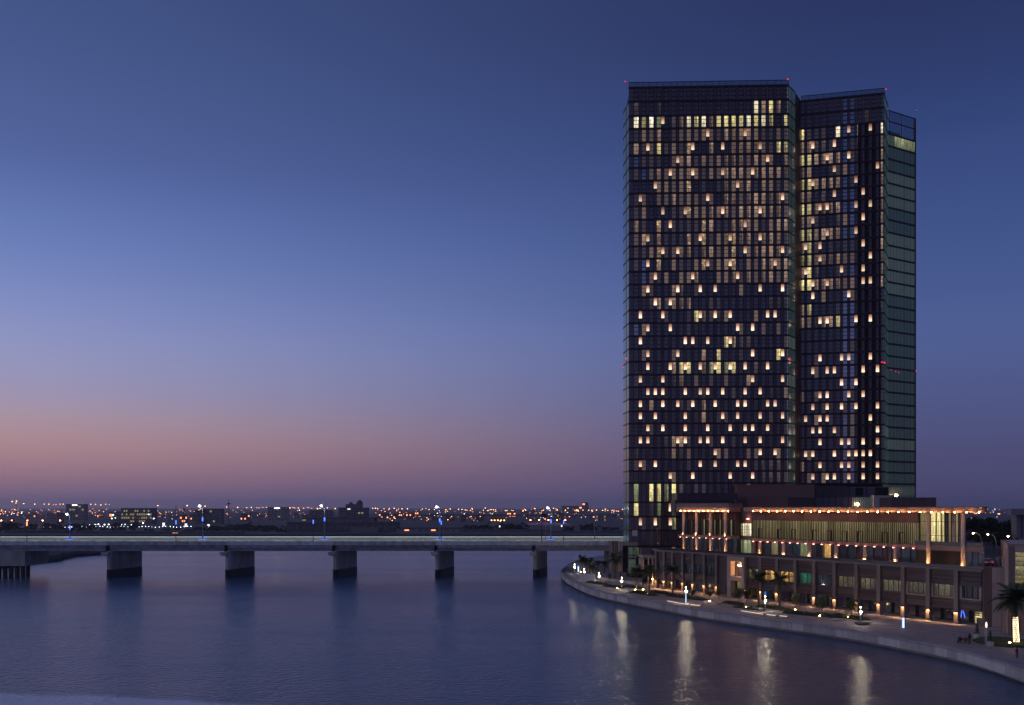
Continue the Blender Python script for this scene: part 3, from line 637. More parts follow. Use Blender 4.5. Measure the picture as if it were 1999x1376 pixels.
for q0_, q1_ in ((0.06, 0.47), (0.52, 0.92)):
    ubox('screen_pane', 'clear_pane', F5, q0_ * L5, q1_ * L5, -0.03, 0.0, Lz[2] + 0.4, Lz[0] - 1.25, tw)
ubox('roof_screen', 'blue_panel', F5, 0.1, L5 - 0.4, -6.2, -6.0, Lz[2] + 0.4, Lz[1] - 0.2, tw)
for x, y, D, r in [(1221, 159, 306, 0.35), (1538.5, 154.5, 298, 0.42), (1730, 174, 305, 0.35), (1790, 215, 320, 0.22), (1223, 700, 299.5, 0.45), (1217, 717, 304, 0.3), (1541, 701, 297.6, 0.5), (1727, 708, 303, 0.55), (1722, 707, 303, 0.4), (1740, 722, 312, 0.22), (1749, 725, 313.5, 0.25), (1755, 727, 314, 0.25), (1788.5, 724, 320, 0.28)]:
    c = P(x, y, D * K); m = MB(); r *= 0.62; m.ball(c, r, r, r, 8, 5); m.build('red_beacon', 'red_beacon', tw, True)
    m = MB(); m.tube([c + Vector((0, 0.9, -0.5)), c], [0.06, 0.05], 5); m.build('beacon_arm', 'fin', tw)
# setback storeys between tower and podium
def block(name, m_, x0, x1, yt, yb, D, dep=8, fins=0, fm='fin', lab=None):
    D = D * K; a, b = (x0 - 1000) / FPX * D, (x1 - 1000) / FPX * D; F = Fr((0, D), (1, 0)); zt, zb = zat(yt, D), zat(yb, D)
    o = ubox(name, m_, F, a, b, 0, -dep, zb, zt, tw)
    for i in range(fins): s = a + (i + 0.5) * (b - a) / fins; ubox('fin', fm, F, s - 0.07, s + 0.07, 0.12, 0, zb, zt, tw)
    return o
block('setback_storey', 'brown_clad', 1440, 1590, 946, 1000, 292, 4, 0)
block('setback_storey', 'cladding', 1588, 1655, 948, 1000, 296, 6, 22)
block('setback_storey', 'cladding_blue', 1650, 1735, 950, 1000, 299, 6, 5)
block('dark_louvre', 'core', 1672, 1686, 952, 967, 298.6, 0.3); block('dark_louvre', 'core', 1712, 1734, 952, 967, 298.6, 0.3)
block('setback_storey', 'teal_glass_pale', 1734, 1787, 951, 966, 306, 8, 20)
block('terrace_wall', 'cladding', 1322, 1440, 962, 976, 284, 10, 40); block('terrace_wall', 'cladding', 1318, 1430, 976, 1000, 281, 8, 40)
block('setback_storey', 'brown_clad', 1462, 1545, 970, 1000, 288, 3); block('setback_storey', 'cladding', 1538, 1590, 971, 1000, 287, 3, 16); block('setback_storey', 'cladding_blue', 1586, 1664, 971, 1000, 287, 4, 6)
block('setback_storey', 'teal_glass_pale', 1661, 1706, 971, 1000, 287, 4, 12)
block('pale_wall', 'stone_light', 1706, 1739, 967, 1000, 286, 3)
c = P(1750, 967, 304 * K); m = MB(); m.ball(c, 0.5, 0.4, 0.4); m.build('roof_lamp', 'lamp_warm', tw)
c = P(1675, 984, 286 * K); m = MB(); m.ball(c, 0.3, 0.3, 0.5); m.build('roof_lamp', 'lamp_warm', tw)
# ground floor and entrance on the left
Dt = 322
def lblock(name, m_, x0, x1, yt, yb, D, dep=6, parent=None):
    a, b = (x0 - 1000) / FPX * D, (x1 - 1000) / FPX * D; return ubox(name, m_, Fr((0, D), (1, 0)), a, b, 0, -dep, zat(yb, D), zat(yt, D), parent)
eh = thing('entrance_pavilion', 'low stone framed entrance pavilion at the foot of the hotel tower', 'pavilion', P(1235, 1118, 330))
lblock('wall', 'stone_dark', 1195, 1209, 1057, 1118, 332, 8, eh)
for x in (1200, 1204, 1207): lblock('fin', 'stone', x, x + 1.3, 1058, 1116, 331.6, 0.38, eh)
lblock('portal_frame', 'stone', 1209, 1216, 1059, 1116, 329, 8, eh); lblock('portal_frame', 'stone', 1216.02, 1246, 1059, 1065, 329, 8, eh)
lblock('dark_doorway', 'core', 1216, 1228, 1065, 1117, 332, 4, eh)
for y in (1067, 1086, 1103): lblock('pane', 'teal_glass_pale', 1228.2, 1241.5, y, y + 16, 330, 3, eh)
lblock('lit_pane', 'room_green', 1243, 1249.5, 1069, 1086, 330, 2, eh); lblock('wall', 'blue_panel', 1241.7, 1252, 1087, 1118, 331, 3, eh)
lblock('wall', 'stone_dark', 1253, 1272, 1071, 1092, 322, 5, eh); lblock('canopy_slab', 'stone_light', 1255, 1285, 1085, 1089, 314, 9, eh)
lblock('wall', 'stone_light', 1249, 1258, 1090, 1112, 318, 2, eh)
lblock('wall', 'core', 1258, 1284, 1090, 1141, 324, 3, eh)
for x in (1265.5, 1273.5): lblock('column', 'column_pale', x, x + 2.2, 1089, 1142, 313, 0.5, eh)
m = MB(); c = P(1275, 1131, 312); m.ball(c, 0.22); m.build('uplight', 'lamp_up', eh)
lblock('upper_panel', 'white_wall', 1235, 1245, 1035, 1046, 328, 0.6, eh)

# ------------------------------------------------------------------ waterfront podium
FA = Fr((43.9, 295.0), (90.0 - 43.9, 207.6 - 295.0))
pod = thing('waterfront_podium', 'low louvred podium building with tall bays facing the promenade', 'building', FA.pt(50, 0, ZG))
cols = [1282, 1297.8, 1314, 1334, 1354, 1376, 1400]; cols2 = [1456.5, 1486, 1518, 1554, 1590.5, 1630.6, 1673.4, 1717, 1764.6, 1813.4, 1868.4, 1920]
sc1 = [FA.s_of(x) for x in cols]; sc2 = [FA.s_of(x) for x in cols2]
sA, sB = sc1[0], sc2[-1]
ZT = 13.9
def ray(px, d): p = FA.pt(FA.s_of(px, d), d, 0); return (p.x, p.y)
e0, e1 = FA.pt(sA, -1.6, 0), FA.pt(sB, -1.6, 0)
m = MB(); m.prism([(e0.x, e0.y), (e1.x, e1.y), (e1.x + 22, e1.y + 12), (122, 292), (70, 322), (44, 322)], 5.3, 12.7); m.build('core', 'core', pod)
m = MB(); q0, q1 = FA.pt(sA, -4.5, 0), FA.pt(sB, -4.5, 0); m.prism([(q0.x, q0.y), (q1.x, q1.y), (q1.x + 20, q1.y + 11), (120, 292), (70, 322), (45, 322)], ZG + 0.01, 5.28); m.build('ground_floor_core', 'core', pod)
m = MB(); m.prism([(e0.x, e0.y), (e1.x, e1.y), (e1.x + 22, e1.y + 12), (122, 292), (70, 322), (44, 322)], 12.72, 13.0); m.build('terrace_floor', 'paving', pod)
allc = sc1 + [FA.s_of(1429)] + sc2
for i, s in enumerate(sc1 + sc2):
    cw = 0.42 if i < len(sc1) else 0.5
    if i == len(sc1) + len(sc2) - 1: continue
    c = ubox('column', 'column_metal', FA, s - cw, s + cw, -0.7, 0.35, ZG, 13.15, pod)
    ubox('column_light', 'lamp_column', FA, s - 0.34, s + 0.34, 0.42, 0.85, ZG + 2.55, ZG + 2.62, c)
    ubox('light_hood', 'column_metal', FA, s - 0.44, s + 0.44, 0.36, 1.0, ZG + 2.625, ZG + 2.75, c)
    ubox('hood_lip', 'column_metal', FA, s - 0.44, s + 0.44, 0.9, 1.0, ZG + 2.34, ZG + 2.62, c)
    for e in (-1, 1): ubox('hood_lip', 'column_metal', FA, s + e * 0.4 - 0.04, s + e * 0.4 + 0.04, 0.36, 0.895, ZG + 2.34, ZG + 2.62, c)
ubox('top_beam', 'column_metal', FA, sA - 0.3, sB, -0.8, 0.5, 13.16, 13.62, pod)
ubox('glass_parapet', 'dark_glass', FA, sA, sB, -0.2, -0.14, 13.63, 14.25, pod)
rs = random.Random(11)
wk = ['room_dark'] * 6 + ['room_green', 'room_orange', 'room_orange', 'room_emerald', 'room_teal', 'room_blind', 'room_blind', 'room_dark', 'room_blind', 'room_dark', 'room_teal', 'room_orange']
bays = list(zip(sc1, sc1[1:])) + list(zip(sc2, sc2[1:]))
wk2 = ['room_teal', 'room_dark', 'room_teal', 'room_dark', 'room_dark', 'room_dark', 'room_blind', 'room_orange', 'room_orange', 'room_emerald', 'room_dark', 'room_shop', 'room_shop', 'room_shop', 'room_shop', 'room_shop', 'room_dark']
for i, (a, b) in enumerate(bays):
    a += 0.52; b -= 0.52
    for k in range(7):
        z = 10.25 + k * 0.405; ubox('louvre', 'louvre' if rs.random() < 0.7 else 'louvre_red', FA, a, b, -0.5, -0.12 + 0.12 * rs.random(), z, z + 0.29, pod)
    ubox('louvre_back', 'core', FA, a, b, -1.5, -0.6, 10.2, 13.1, pod)
    if i == 10 and False: pass
    npn = 3 if i < 6 else 4
    if wk2[i] == 'room_dark' and i == 10:
        for k in range(3): z = 7.75 + 0.3 + k * 0.4
    for k in range(npn):
        w0 = a + (b - a) * k / npn; w1 = a + (b - a) * (k + 1) / npn
        ubox('window', wk2[i], FA, w0 + 0.04, w1 - 0.04, -0.85, -0.7, 7.75, 10.12, pod)
        ubox('mullion', 'fin', FA, w0 - 0.04, w0 + 0.04, -0.85, -0.6, 7.72, 10.15, pod)
    ubox('window_sill', 'stone' if i >= 14 else 'louvre', FA, a, b, -0.9, -0.05, 7.45, 7.68, pod)
    for k in range(5):
        z = 5.38 + k * 0.41; ubox('louvre', 'louvre_red' if rs.random() < 0.55 else 'louvre', FA, a, b, -0.5, -0.12 + 0.14 * rs.random(), z, z + 0.29, pod)
    ubox('louvre_back', 'core', FA, a, b, -1.5, -0.6, 5.3, 7.4, pod)
    ubox('shopfront', 'dark_glass' if i % 3 else 'room_dark', FA, a, b, -4.4, -4.2, ZG + 0.02, 5.2, pod)
    if i >= 2:
        c = FA.pt((a + b) / 2, -2.6, 5.18); mm = MB(); mm.ball(c, 0.22, 0.22, 0.1, 8, 4); mm.build('ceiling_light', 'downlight', pod)
for i in (14, 15, 16):                      # stone reveals lit from within on the last bays
    a, b = bays[i]; ubox('window_reveal', 'stone', FA, a + 0.55, a + 1.0, -0.68, -0.15, 7.69, 10.15, pod); ubox('window_reveal', 'stone', FA, b - 1.0, b - 0.55, -0.68, -0.15, 7.69, 10.15, pod)
# stone gateway bay
g0, g1 = FA.s_of(1401), FA.s_of(1456)
gm = (FA.s_of(1430), FA.s_of(1434))
ubox('louvre_panel', 'louvre', FA, g0 + 0.4, FA.s_of(1424) - 0.05, -0.8, -0.2, 5.4, 13.1, pod)
ubox('gateway_pier', 'stone', FA, FA.s_of(1424), FA.s_of(1431), -0.8, 0.75, ZG, 13.14, pod)
ubox('gateway_pier', 'stone', FA, FA.s_of(1452), FA.s_of(1457.5), -0.8, 0.75, ZG, 13.14, pod)
ubox('gateway_lintel', 'stone', FA, FA.s_of(1431) + 0.01, FA.s_of(1452) - 0.01, -0.8, 0.7, 11.9, 13.1, pod)
ubox('gateway_lintel', 'stone', FA, FA.s_of(1431) + 0.01, FA.s_of(1452) - 0.01, -0.8, 0.7, 6.9, 7.9, pod)
ubox('gateway_back', 'stone_dark', FA, FA.s_of(1431) + 0.01, FA.s_of(1452) - 0.01, -1.4, -1.1, 7.91, 11.89, pod)
ubox('window', 'room_teal', FA, FA.s_of(1434), FA.s_of(1450), -1.08, -1.0, 7.95, 10.6, pod)
ubox('window', 'room_blind', FA, FA.s_of(1434), FA.s_of(1451), -1.2, -1.0, ZG + 0.1, 6.6, pod)
ubox('niche_light', 'lamp_column', FA, FA.s_of(1439), FA.s_of(1446), -0.6, -0.3, 10.75, 10.82, pod)
# ------------------------------------------------------------------ upper pavilion on the terrace
up = thing('terrace_pavilion', 'long glazed pavilion under a bronze canopy on top of the podium', 'building', FA.pt(60, -8, 13))
s0, s1 = FA.s_of(1466, -4), FA.s_of(1787, -4)
sE = FA.s_of(1922, -4)
m = MB(); m.prism([ray(1467, -9), ray(1786, -9), ray(1800, -16), ray(1790, -30), ray(1475, -24)], 13.01, 24.9); m.build('core', 'core', up)
# upper storey fins and lit blinds
nb = 22
for i in range(nb):
    a, b = s0 + (s1 - s0) * i / nb, s0 + (s1 - s0) * (i + 1) / nb
    ubox('lit_window', 'room_blind', FA, a + 0.03, b - 0.03, -5.0, -4.7, 18.0, 22.6, up)
    ubox('window_head', 'louvre_red', FA, a + 0.02, b - 0.02, -5.0, -4.3, 22.61, 24.9, up)
nf = 96
for i in range(nf + 1):
    a = s0 + (s1 - s0) * i / nf; ubox('fin', 'fin', FA, a - (0.05 if rs.random() < 0.6 else 0.1), a + 0.05, -4.65, -4.48, 17.95, 22.7, up)
for i in (1, 4, 6, 9, 11, 13, 15, 18, 20):
    a = s0 + (s1 - s0) * (i + 0.2) / nb; ubox('balcony_door', 'fin', FA, a, a + 1.5, -4.2, -3.95, 20.35, 20.5, up)
    for z in (a, a + 1.42): ubox('door_frame', 'fin', FA, z, z + 0.09, -4.2, -3.95, 18.0, 20.34, up)
ubox('floor_slab', 'stone_dark', FA, s0 - 0.2, s1 + 0.2, -9, -3.9, 17.2, 17.92, up)
for i in range(20):
    s = FA.s_of(1470 + 0, -3.4) + (FA.s_of(1782, -3.4) - FA.s_of(1470, -3.4)) * i / 19.0
    c = ubox('lamp_bowl', 'bronze', FA, s - 0.18, s + 0.18, -3.88, -3.35, 16.95, 17.05, up)
    ubox('soffit_lamp', 'lamp_soffit', FA, s - 0.13, s + 0.13, -3.72, -3.45, 17.07, 17.13, up)
ucol = [1483.7, 1530.3, 1580.5, 1633.2, 1689.0, 1748.8]
for x in ucol:
    s = FA.s_of(x, -5); m = MB(); m.tube([FA.pt(s, -5, 13.0), FA.pt(s, -5, 17.19)], [0.42, 0.42], 12); c = m.build('column', 'column_pale', up, True)
    ubox('uplight', 'lamp_upcol', FA, s - 0.3, s + 0.3, -4.2, -4.0, 13.02, 13.08, up); ubox('uplight_lip', 'stone_dark', FA, s - 0.4, s + 0.4, -3.98, -3.9, 13.02, 13.4, up)
for x in (1812.6, 1880.6):
    s = FA.s_of(x, -3.2); m = MB(); m.tube([FA.pt(s, -3.2, 13.0), FA.pt(s, -3.2, 24.9)], [0.42, 0.42], 12); m.build('tall_column', 'column_pale', up, True)
    ubox('uplight', 'lamp_upcol', FA, s - 0.25, s + 0.25, -2.5, -2.3, 13.02, 13.08, up); ubox('uplight_lip', 'stone_dark', FA, s - 0.4, s + 0.4, -2.28, -2.2, 13.02, 13.4, up)
gk = ['room_teal', 'room_blind', 'room_teal', 'room_dark', 'room_teal', 'room_green', 'room_teal', 'room_dark', 'room_orange', 'room_dark', 'dark_glass', 'room_dark', 'dark_glass', 'room_dark', 'dark_glass', 'dark_glass', 'dark_glass', 'room_dark', 'room_dark', 'room_dark']
for i in range(20):
    a, b = s0 + (s1 - s0) * i / 20, s0 + (s1 - s0) * (i + 1) / 20
    ubox('terrace_window', gk[i], FA, a + 0.04, b - 0.04, -8.9, -8.7, 13.02, 17.15, up); ubox('mullion', 'fin', FA, a - 0.05, a + 0.05, -8.9, -8.55, 13.02, 17.15, up)
# glazed end room
x0 = FA.s_of(1790, -6); x1 = FA.s_of(1882, -6); xe = FA.s_of(1922, -4)
gp = [1790, 1797, 1810, 1818, 1828, 1838, 1845, 1852, 1858, 1866, 1872, 1880]
gkk = ['dark_glass', 'room_blind', 'room_white', 'room_yellow', 'room_yellow', 'room_yellow', 'dark_glass', 'room_blind', 'stone', 'room_blind', 'dark_glass']
for i in range(len(gp) - 1):
    a, b = FA.s_of(gp[i], -6), FA.s_of(gp[i + 1], -6)
    ubox('tall_window', gkk[i], FA, a + 0.04, b - 0.04, -6.2, -6.0, 17.95, 24.9, up); ubox('mullion', 'fin', FA, a - 0.05, a + 0.05, -6.2, -5.85, 17.95, 24.9, up)
for z in (19.9, 22.9): ubox('transom', 'fin', FA, x0, x1, -5.98, -5.88, z, z + 0.09, up)
m = MB(); m.prism([ray(1791, -6.3), ray(1881, -6.3), ray(1879, -16), ray(1800, -16)], 13.01, 24.8); m.build('core', 'core', up)
m = MB(); m.prism([ray(1789, -3.4), ray(1922, -3.4), ray(1922, -15), ray(1800, -15)], 16.9, 17.9); m.build('balcony_slab', 'stone_dark', up)
ubox('balcony_rail', 'dark_glass', FA, s1 + 0.3, xe, -3.5, -3.44, 17.91, 18.8, up)
gp2 = [1790, 1805, 1820, 1832, 1845, 1858, 1872, 1886, 1898, 1910, 1921]
for i in range(len(gp2) - 1):
    a, b = FA.s_of(gp2[i], -6.5), FA.s_of(gp2[i + 1], -6.5)
    ubox('terrace_window', 'room_teal' if i in (0, 3, 4, 5, 7, 9) else 'blue_panel', FA, a + 0.04, b - 0.04, -6.75, -6.55, 13.02, 16.88, up); ubox('mullion', 'fin', FA, a - 0.05, a + 0.05, -6.75, -6.45, 13.02, 16.88, up)
m = MB(); m.prism([ray(1882, -6.9), ray(1920, -6.9), ray(1920, -15), ray(1884, -15)], 13.01, 16.89); m.build('end_core', 'core', up)
# canopy roof
c0, c1 = FA.s_of(1452, -1.5), FA.s_of(1930, -1.5)
cp = MB(); cp.prism([ray(1452, -1.5), ray(1917, -1.5), ray(1917, -14), ray(1470, -14)], 24.92, 25.98); cp.build('canopy_roof', 'bronze', up)
m = MB(); m.prism([ray(1917.3, -1.5), ray(1923, -1.9), ray(1926.5, -3), ray(1928, -5), ray(1927, -14), ray(1917.3, -14)], 24.92, 25.98); m.build('canopy_nose', 'bronze', up)
m = MB(); m.prism([ray(1451, -1.2), ray(1922, -1.2), ray(1931, -3.5), ray(1930, -14), ray(1470, -14)], 25.985, 26.1); m.build('canopy_top', 'dark_pole', up)
lx = [1470.6, 1485.6, 1501, 1517.2, 1533, 1549.2, 1566, 1583.2, 1600.6, 1618, 1636.7, 1655.6, 1674.3, 1693.4, 1713.2, 1733.6, 1754.2, 1775, 1796.6, 1818.5, 1841, 1864, 1887.5, 1911.5]
for x in lx:
    s = FA.s_of(x, -0.8); ubox('canopy_lamp', 'lamp_canopy', FA, s - 0.08, s + 0.08, -0.92, -0.75, 24.90, 25.05, up); ubox('lamp_arm', 'dark_pole', FA, s - 0.03, s + 0.03, -1.49, -0.96, 24.95, 25.0, up)
# left canopy part with its tall columns
l0, l1 = FA.s_of(1324, -4), FA.s_of(1427, -4)
ubox('left_canopy', 'bronze', FA, l0, l1, -7.5, -3.4, 24.75, 25.9, up)
ubox('left_canopy_top', 'cladding', FA, l0, l1, -8, -3.2, 25.91, 27.1, up)
for k in range(11):
    x = [1328.4, 1337, 1345.5, 1354.4, 1363.3, 1372.7, 1382, 1391.5, 1401, 1411.3, 1421.5][k]
    s = FA.s_of(x, -2.8); ubox('canopy_lamp', 'lamp_canopy', FA, s - 0.075, s + 0.075, -3.0, -2.85, 24.87, 25.01, up); ubox('lamp_arm', 'dark_pole', FA, s - 0.03, s + 0.03, -3.39, -3.01, 24.9, 24.95, up)
for x in (1335, 1360.5, 1388, 1417):
    s = FA.s_of(x, -4.6); m = MB(); m.tube([FA.pt(s, -4.6, 13.0), FA.pt(s, -4.6, 24.7)], [0.42, 0.42], 12); m.build('tall_column', 'column_pale', up, True)
    ubox('uplight', 'lamp_column', FA, s - 0.25, s + 0.25, -4.05, -3.9, 18.22, 18.26, up); ubox('uplight_lip', 'stone_dark', FA, s - 0.4, s + 0.4, -3.88, -3.8, 18.2, 18.5, up); ubox('uplight', 'lamp_column', FA, s - 0.25, s + 0.25, -3.7, -3.5, 13.02, 13.08, up)
ubox('left_slab', 'stone_dark', FA, l0, l1, -7, -3.9, 17.5, 18.2, up)
for i in range(20):
    a, b = l0 + (l1 - l0) * i / 20, l0 + (l1 - l0) * (i + 1) / 20
    ubox('lit_window', 'room_blind' if 7 <= i <= 18 and i % 2 == 0 else ('room_dim' if i % 3 == 0 else 'room_dark'), FA, a + 0.05, b - 0.15, -6.2, -5.9, 18.25, 22.5, up)
    ubox('window_head', 'louvre_red', FA, a + 0.03, b - 0.03, -6.2, -5.7, 22.55, 24.7, up)
    ubox('fin', 'fin', FA, b - 0.14, b + 0.04, -6.2, -5.5, 18.25, 24.7, up)
    ubox('terrace_window', 'room_dark', FA, a + 0.05, b - 0.15, -6.2, -6.0, 13.02, 17.4, up)
    ubox('railing_bar', 'fin', FA, a, a + 0.12, -3.1, -3.0, 13.02, 15.3, up)
for k in range(8):
    s = l0 + (l1 - l0) * (k + 0.6) / 8; ubox('soffit_lamp', 'lamp_soffit', FA, s - 0.12, s + 0.12, -3.6, -3.4, 17.4, 17.46, up)
m = MB(); q = [FA.pt(l0, -6.3, 0), FA.pt(l1, -6.3, 0), FA.pt(l1 - 3, -16, 0), FA.pt(l0 + 2, -10, 0)]; m.prism([(p.x, p.y) for p in q], 13.01, 25.8); m.build('core', 'core', up)
# lit stair hall between the two canopies
h0, h1 = FA.s_of(1428, -8), FA.s_of(1467, -8)
m = MB(); q = [FA.pt(h0 - 2, -8.2, 0), FA.pt(h1 + 1, -8.2, 0), FA.pt(h1, -16, 0), FA.pt(h0, -16, 0)]; m.prism([(p.x, p.y) for p in q], 13.01, 25.9); m.build('core', 'stone_dark', up)
def hw(x0, x1, z0, z1, m_): ubox('hall_window', m_, FA, FA.s_of(x0, -8), FA.s_of(x1, -8), -8.15, -8.0, z0, z1, up)
hw(1430, 1440, 18.3, 21.6, 'room_teal'); hw(1444, 1451, 18.3, 21.6, 'room_blind'); hw(1451.2, 1466, 18.3, 21.6, 'room_white'); hw(1444, 1466, 13.1, 17.2, 'room_green'); hw(1430, 1442, 13.1, 17.2, 'dark_glass')
for x in (1454, 1457, 1460, 1463): ubox('mullion', 'fin', FA, FA.s_of(x, -8) - 0.04, FA.s_of(x, -8) + 0.04, -7.99, -7.9, 18.3, 21.6, up)
for z in (19.1, 19.9, 20.7): ubox('transom', 'fin', FA, FA.s_of(1430, -8), FA.s_of(1466, -8), -7.99, -7.92, z, z + 0.07, up)
for x in (1433, 1459):
    s = FA.s_of(x, -7.6); ubox('wall_lamp', 'lamp_soffit', FA, s - 0.35, s + 0.35, -7.95, -7.7, 22.8, 22.9, up)
# plant box on the podium roof
pb = thing('roof_plant_box', 'dark louvred plant box standing on the pavilion roof end', 'plant room', P(1784, 990, 262))
lblock('box', 'louvre', 1739, 1828, 971, 989, 262, 8, pb)
for i in range(26):
    x = 1740 + i * 3.4; lblock('slat', 'stone_dark', x, x + 1.4, 972, 989, 261.9, 0.09, pb)

# ------------------------------------------------------------------ right end: stone block, edge building, raised road
st = thing('stone_end_block', 'blank pinkish stone wall block closing the podium end', 'wall', G(1945, 1222))
pE = FA.pt(sB, 0, 0); Fs = Fr((pE.x, pE.y), (1.0, -0.12))
dE = pE.y
xw = lambda x: Fs.s_of(x)
ubox('dark_return', 'stone_dark', Fs, 0.05, xw(1937), -6, 0.0, ZG, zat(1108, dE), st)
nx = 4
for i in range(nx):
    for k in range(4):
        a, b = xw(1937) + (xw(1972) - xw(1937)) * i / nx, xw(1937) + (xw(1972) - xw(1937)) * (i + 1) / nx; z0 = ZG + (zat(1108, dE) - ZG) * k / 4; z1 = ZG + (zat(1108, dE) - ZG) * (k + 1) / 4
        ubox('stone_slab', 'stone_light', Fs, a + 0.012, b - 0.012, -0.4, 0.0 + 0.01 * rs.random(), z0 + 0.012, z1 - 0.012, st)
ubox('backing', 'stone_dark', Fs, xw(1937), xw(1972), -6, -0.41, ZG, zat(1108, dE) - 0.02, st)
rr = MB(); rr.prism([(pE.x + 0.5, pE.y + 3), (pE.x + 60, pE.y - 2), (420, 260), (420, 700), (150, 560), (128, 330), (110, 250)], 12.0, zat(1108, dE) - 0.15)
tag(rr.build('raised_ground', 'land'), 'raised dark roadside ground behind the podium', kind='structure')
ZR = zat(1108, dE) - 0.15
eb = thing('edge_building', 'stone building with a lit yellow panelled window at the picture edge', 'building', G(1985, 1262))
q0 = Vector(pp(1968, 190 / K)); q1 = Vector(pp(1953.5, 216 / K)); q2 = Vector(pp(2130, 184 / K))
FE = Fr(q0, q2 - q0); FS = Fr(q1, q0 - q1)
m = MB(); ln = (q2 - q0).length; bk = FE.pt(ln, -20, 0); m.prism([tuple(q1), tuple(q0), tuple(q2), (bk.x, bk.y), (q1.x + 12, q1.y + 4)], ZG, zat(1062, 190)); m.build('wall', 'stone', eb)
ubox('roof_slab', 'stone_light', FE, -0.3, ln, -12, 0.35, zat(1062, 190) + 0.005, zat(1057, 190), eb)
ubox('dark_corner', 'stone_dark', FE, 0.15, FE.s_of(1981), 0.0, 0.06, ZG, zat(1066, 190), eb)
a, b = FE.s_of(1983), FE.s_of(2060)
for k in range(8):
    z1 = zat(1078, 189) - k * 0.86; ubox('lit_panel', 'room_blind' if k < 7 else 'room_white', FE, a, b, 0.0, 0.08, z1 - 0.82, z1, eb)
for k in range(9): z1 = zat(1078, 189) - k * 0.86; ubox('panel_bar', 'fin', FE, a, b, 0.0, 0.13, z1 - 0.0, z1 + 0.045, eb)
for k in range(12): ubox('timber_slat', 'bronze', FE, FE.s_of(1955 + k * 8), FE.s_of(1955 + k * 8) + 0.22, 0.5, 0.62, ZG, 6.5, eb)
gb = thing('grey_annex', 'plain grey flat roofed block at the picture edge above the trees', 'building', P(1990, 1050, 280))
lblock('wall', 'city_wall', 1985, 2060, 1005, 1080, 282, 3, gb); lblock('roof_slab', 'city_wall', 1974, 2070, 993, 1004.8, 280, 2, gb); lblock('dark_panel', 'city_dark', 1993, 1997, 1005.2, 1050, 281.9, 0.09, gb)
gt = thing('goal_frame', 'thin pale tubular frame standing on the stone wall top', 'frame', (0, 0, 0)); 
a, b, c, d = P(1951, 1104, 200), P(1946, 1089, 200), P(1957, 1086.5, 202), P(1957, 1104, 202)
m = MB(); m.tube([a, b, c, d], [0.07] * 4, 6); m.build('tube', 'column_pale', gt)
# car on the raised road
def car(loc, rz):
    t = thing('parked_car', 'white and red car parked at the raised road beside the pavilion', 'car', loc)
    F = Fr((loc[0], loc[1]), (math.cos(rz), math.sin(rz))); z = loc[2]
    prof = [(-2.1, 0.35), (-2.15, 0.75), (-1.95, 0.95), (-1.2, 1.0), (-0.6, 1.42), (0.7, 1.45), (1.5, 1.0), (2.05, 0.85), (2.15, 0.5), (2.1, 0.35)]
    m = MB(); n = len(prof)
    for d, k in ((-0.85, 1.0), (0.85, 1.0)):
        for (x_, zz) in prof:
            dd = d * (0.8 if zz > 1.1 else 1.0); m.v.append(F.pt(x_, dd, z + zz))
    m.f += [tuple(range(n))[::-1], tuple(range(n, 2 * n))] + [(i, (i + 1) % n, n + (i + 1) % n, n + i) for i in range(n)]; m.m = [0] * len(m.f)
    b = m.build('body', 'car_white', t)
    for d in (-0.87, 0.87): ubox('side_window', 'dark_glass', F, -0.85, 1.0, d * 0.83 - 0.02, d * 0.83 + 0.02, z + 1.02, z + 1.36, t)
    ubox('rear_glass', 'dark_glass', F, -1.18, -0.7, -0.6, 0.6, z + 1.06, z + 1.3, t); ubox('bumper', 'car_red', F, -2.2, -2.1, -0.8, 0.8, z + 0.4, z + 0.68, t)
    for d in (-0.68, 0.68): ubox('tail_light', 'red_beacon', F, -2.18, -2.1, d - 0.14, d + 0.14, z + 0.74, z + 0.86, t)
    for x_ in (-1.35, 1.35):
        for d in (-0.86, 0.86):
            m = MB(); m.tube([F.pt(x_, d - 0.1, z + 0.33), F.pt(x_, d + 0.1, z + 0.33)], [0.33, 0.33], 12); m.build('wheel', 'rubber', t)
c = P(1926, 1106, 212); car((c.x, c.y, ZR + 0.01), R(80))

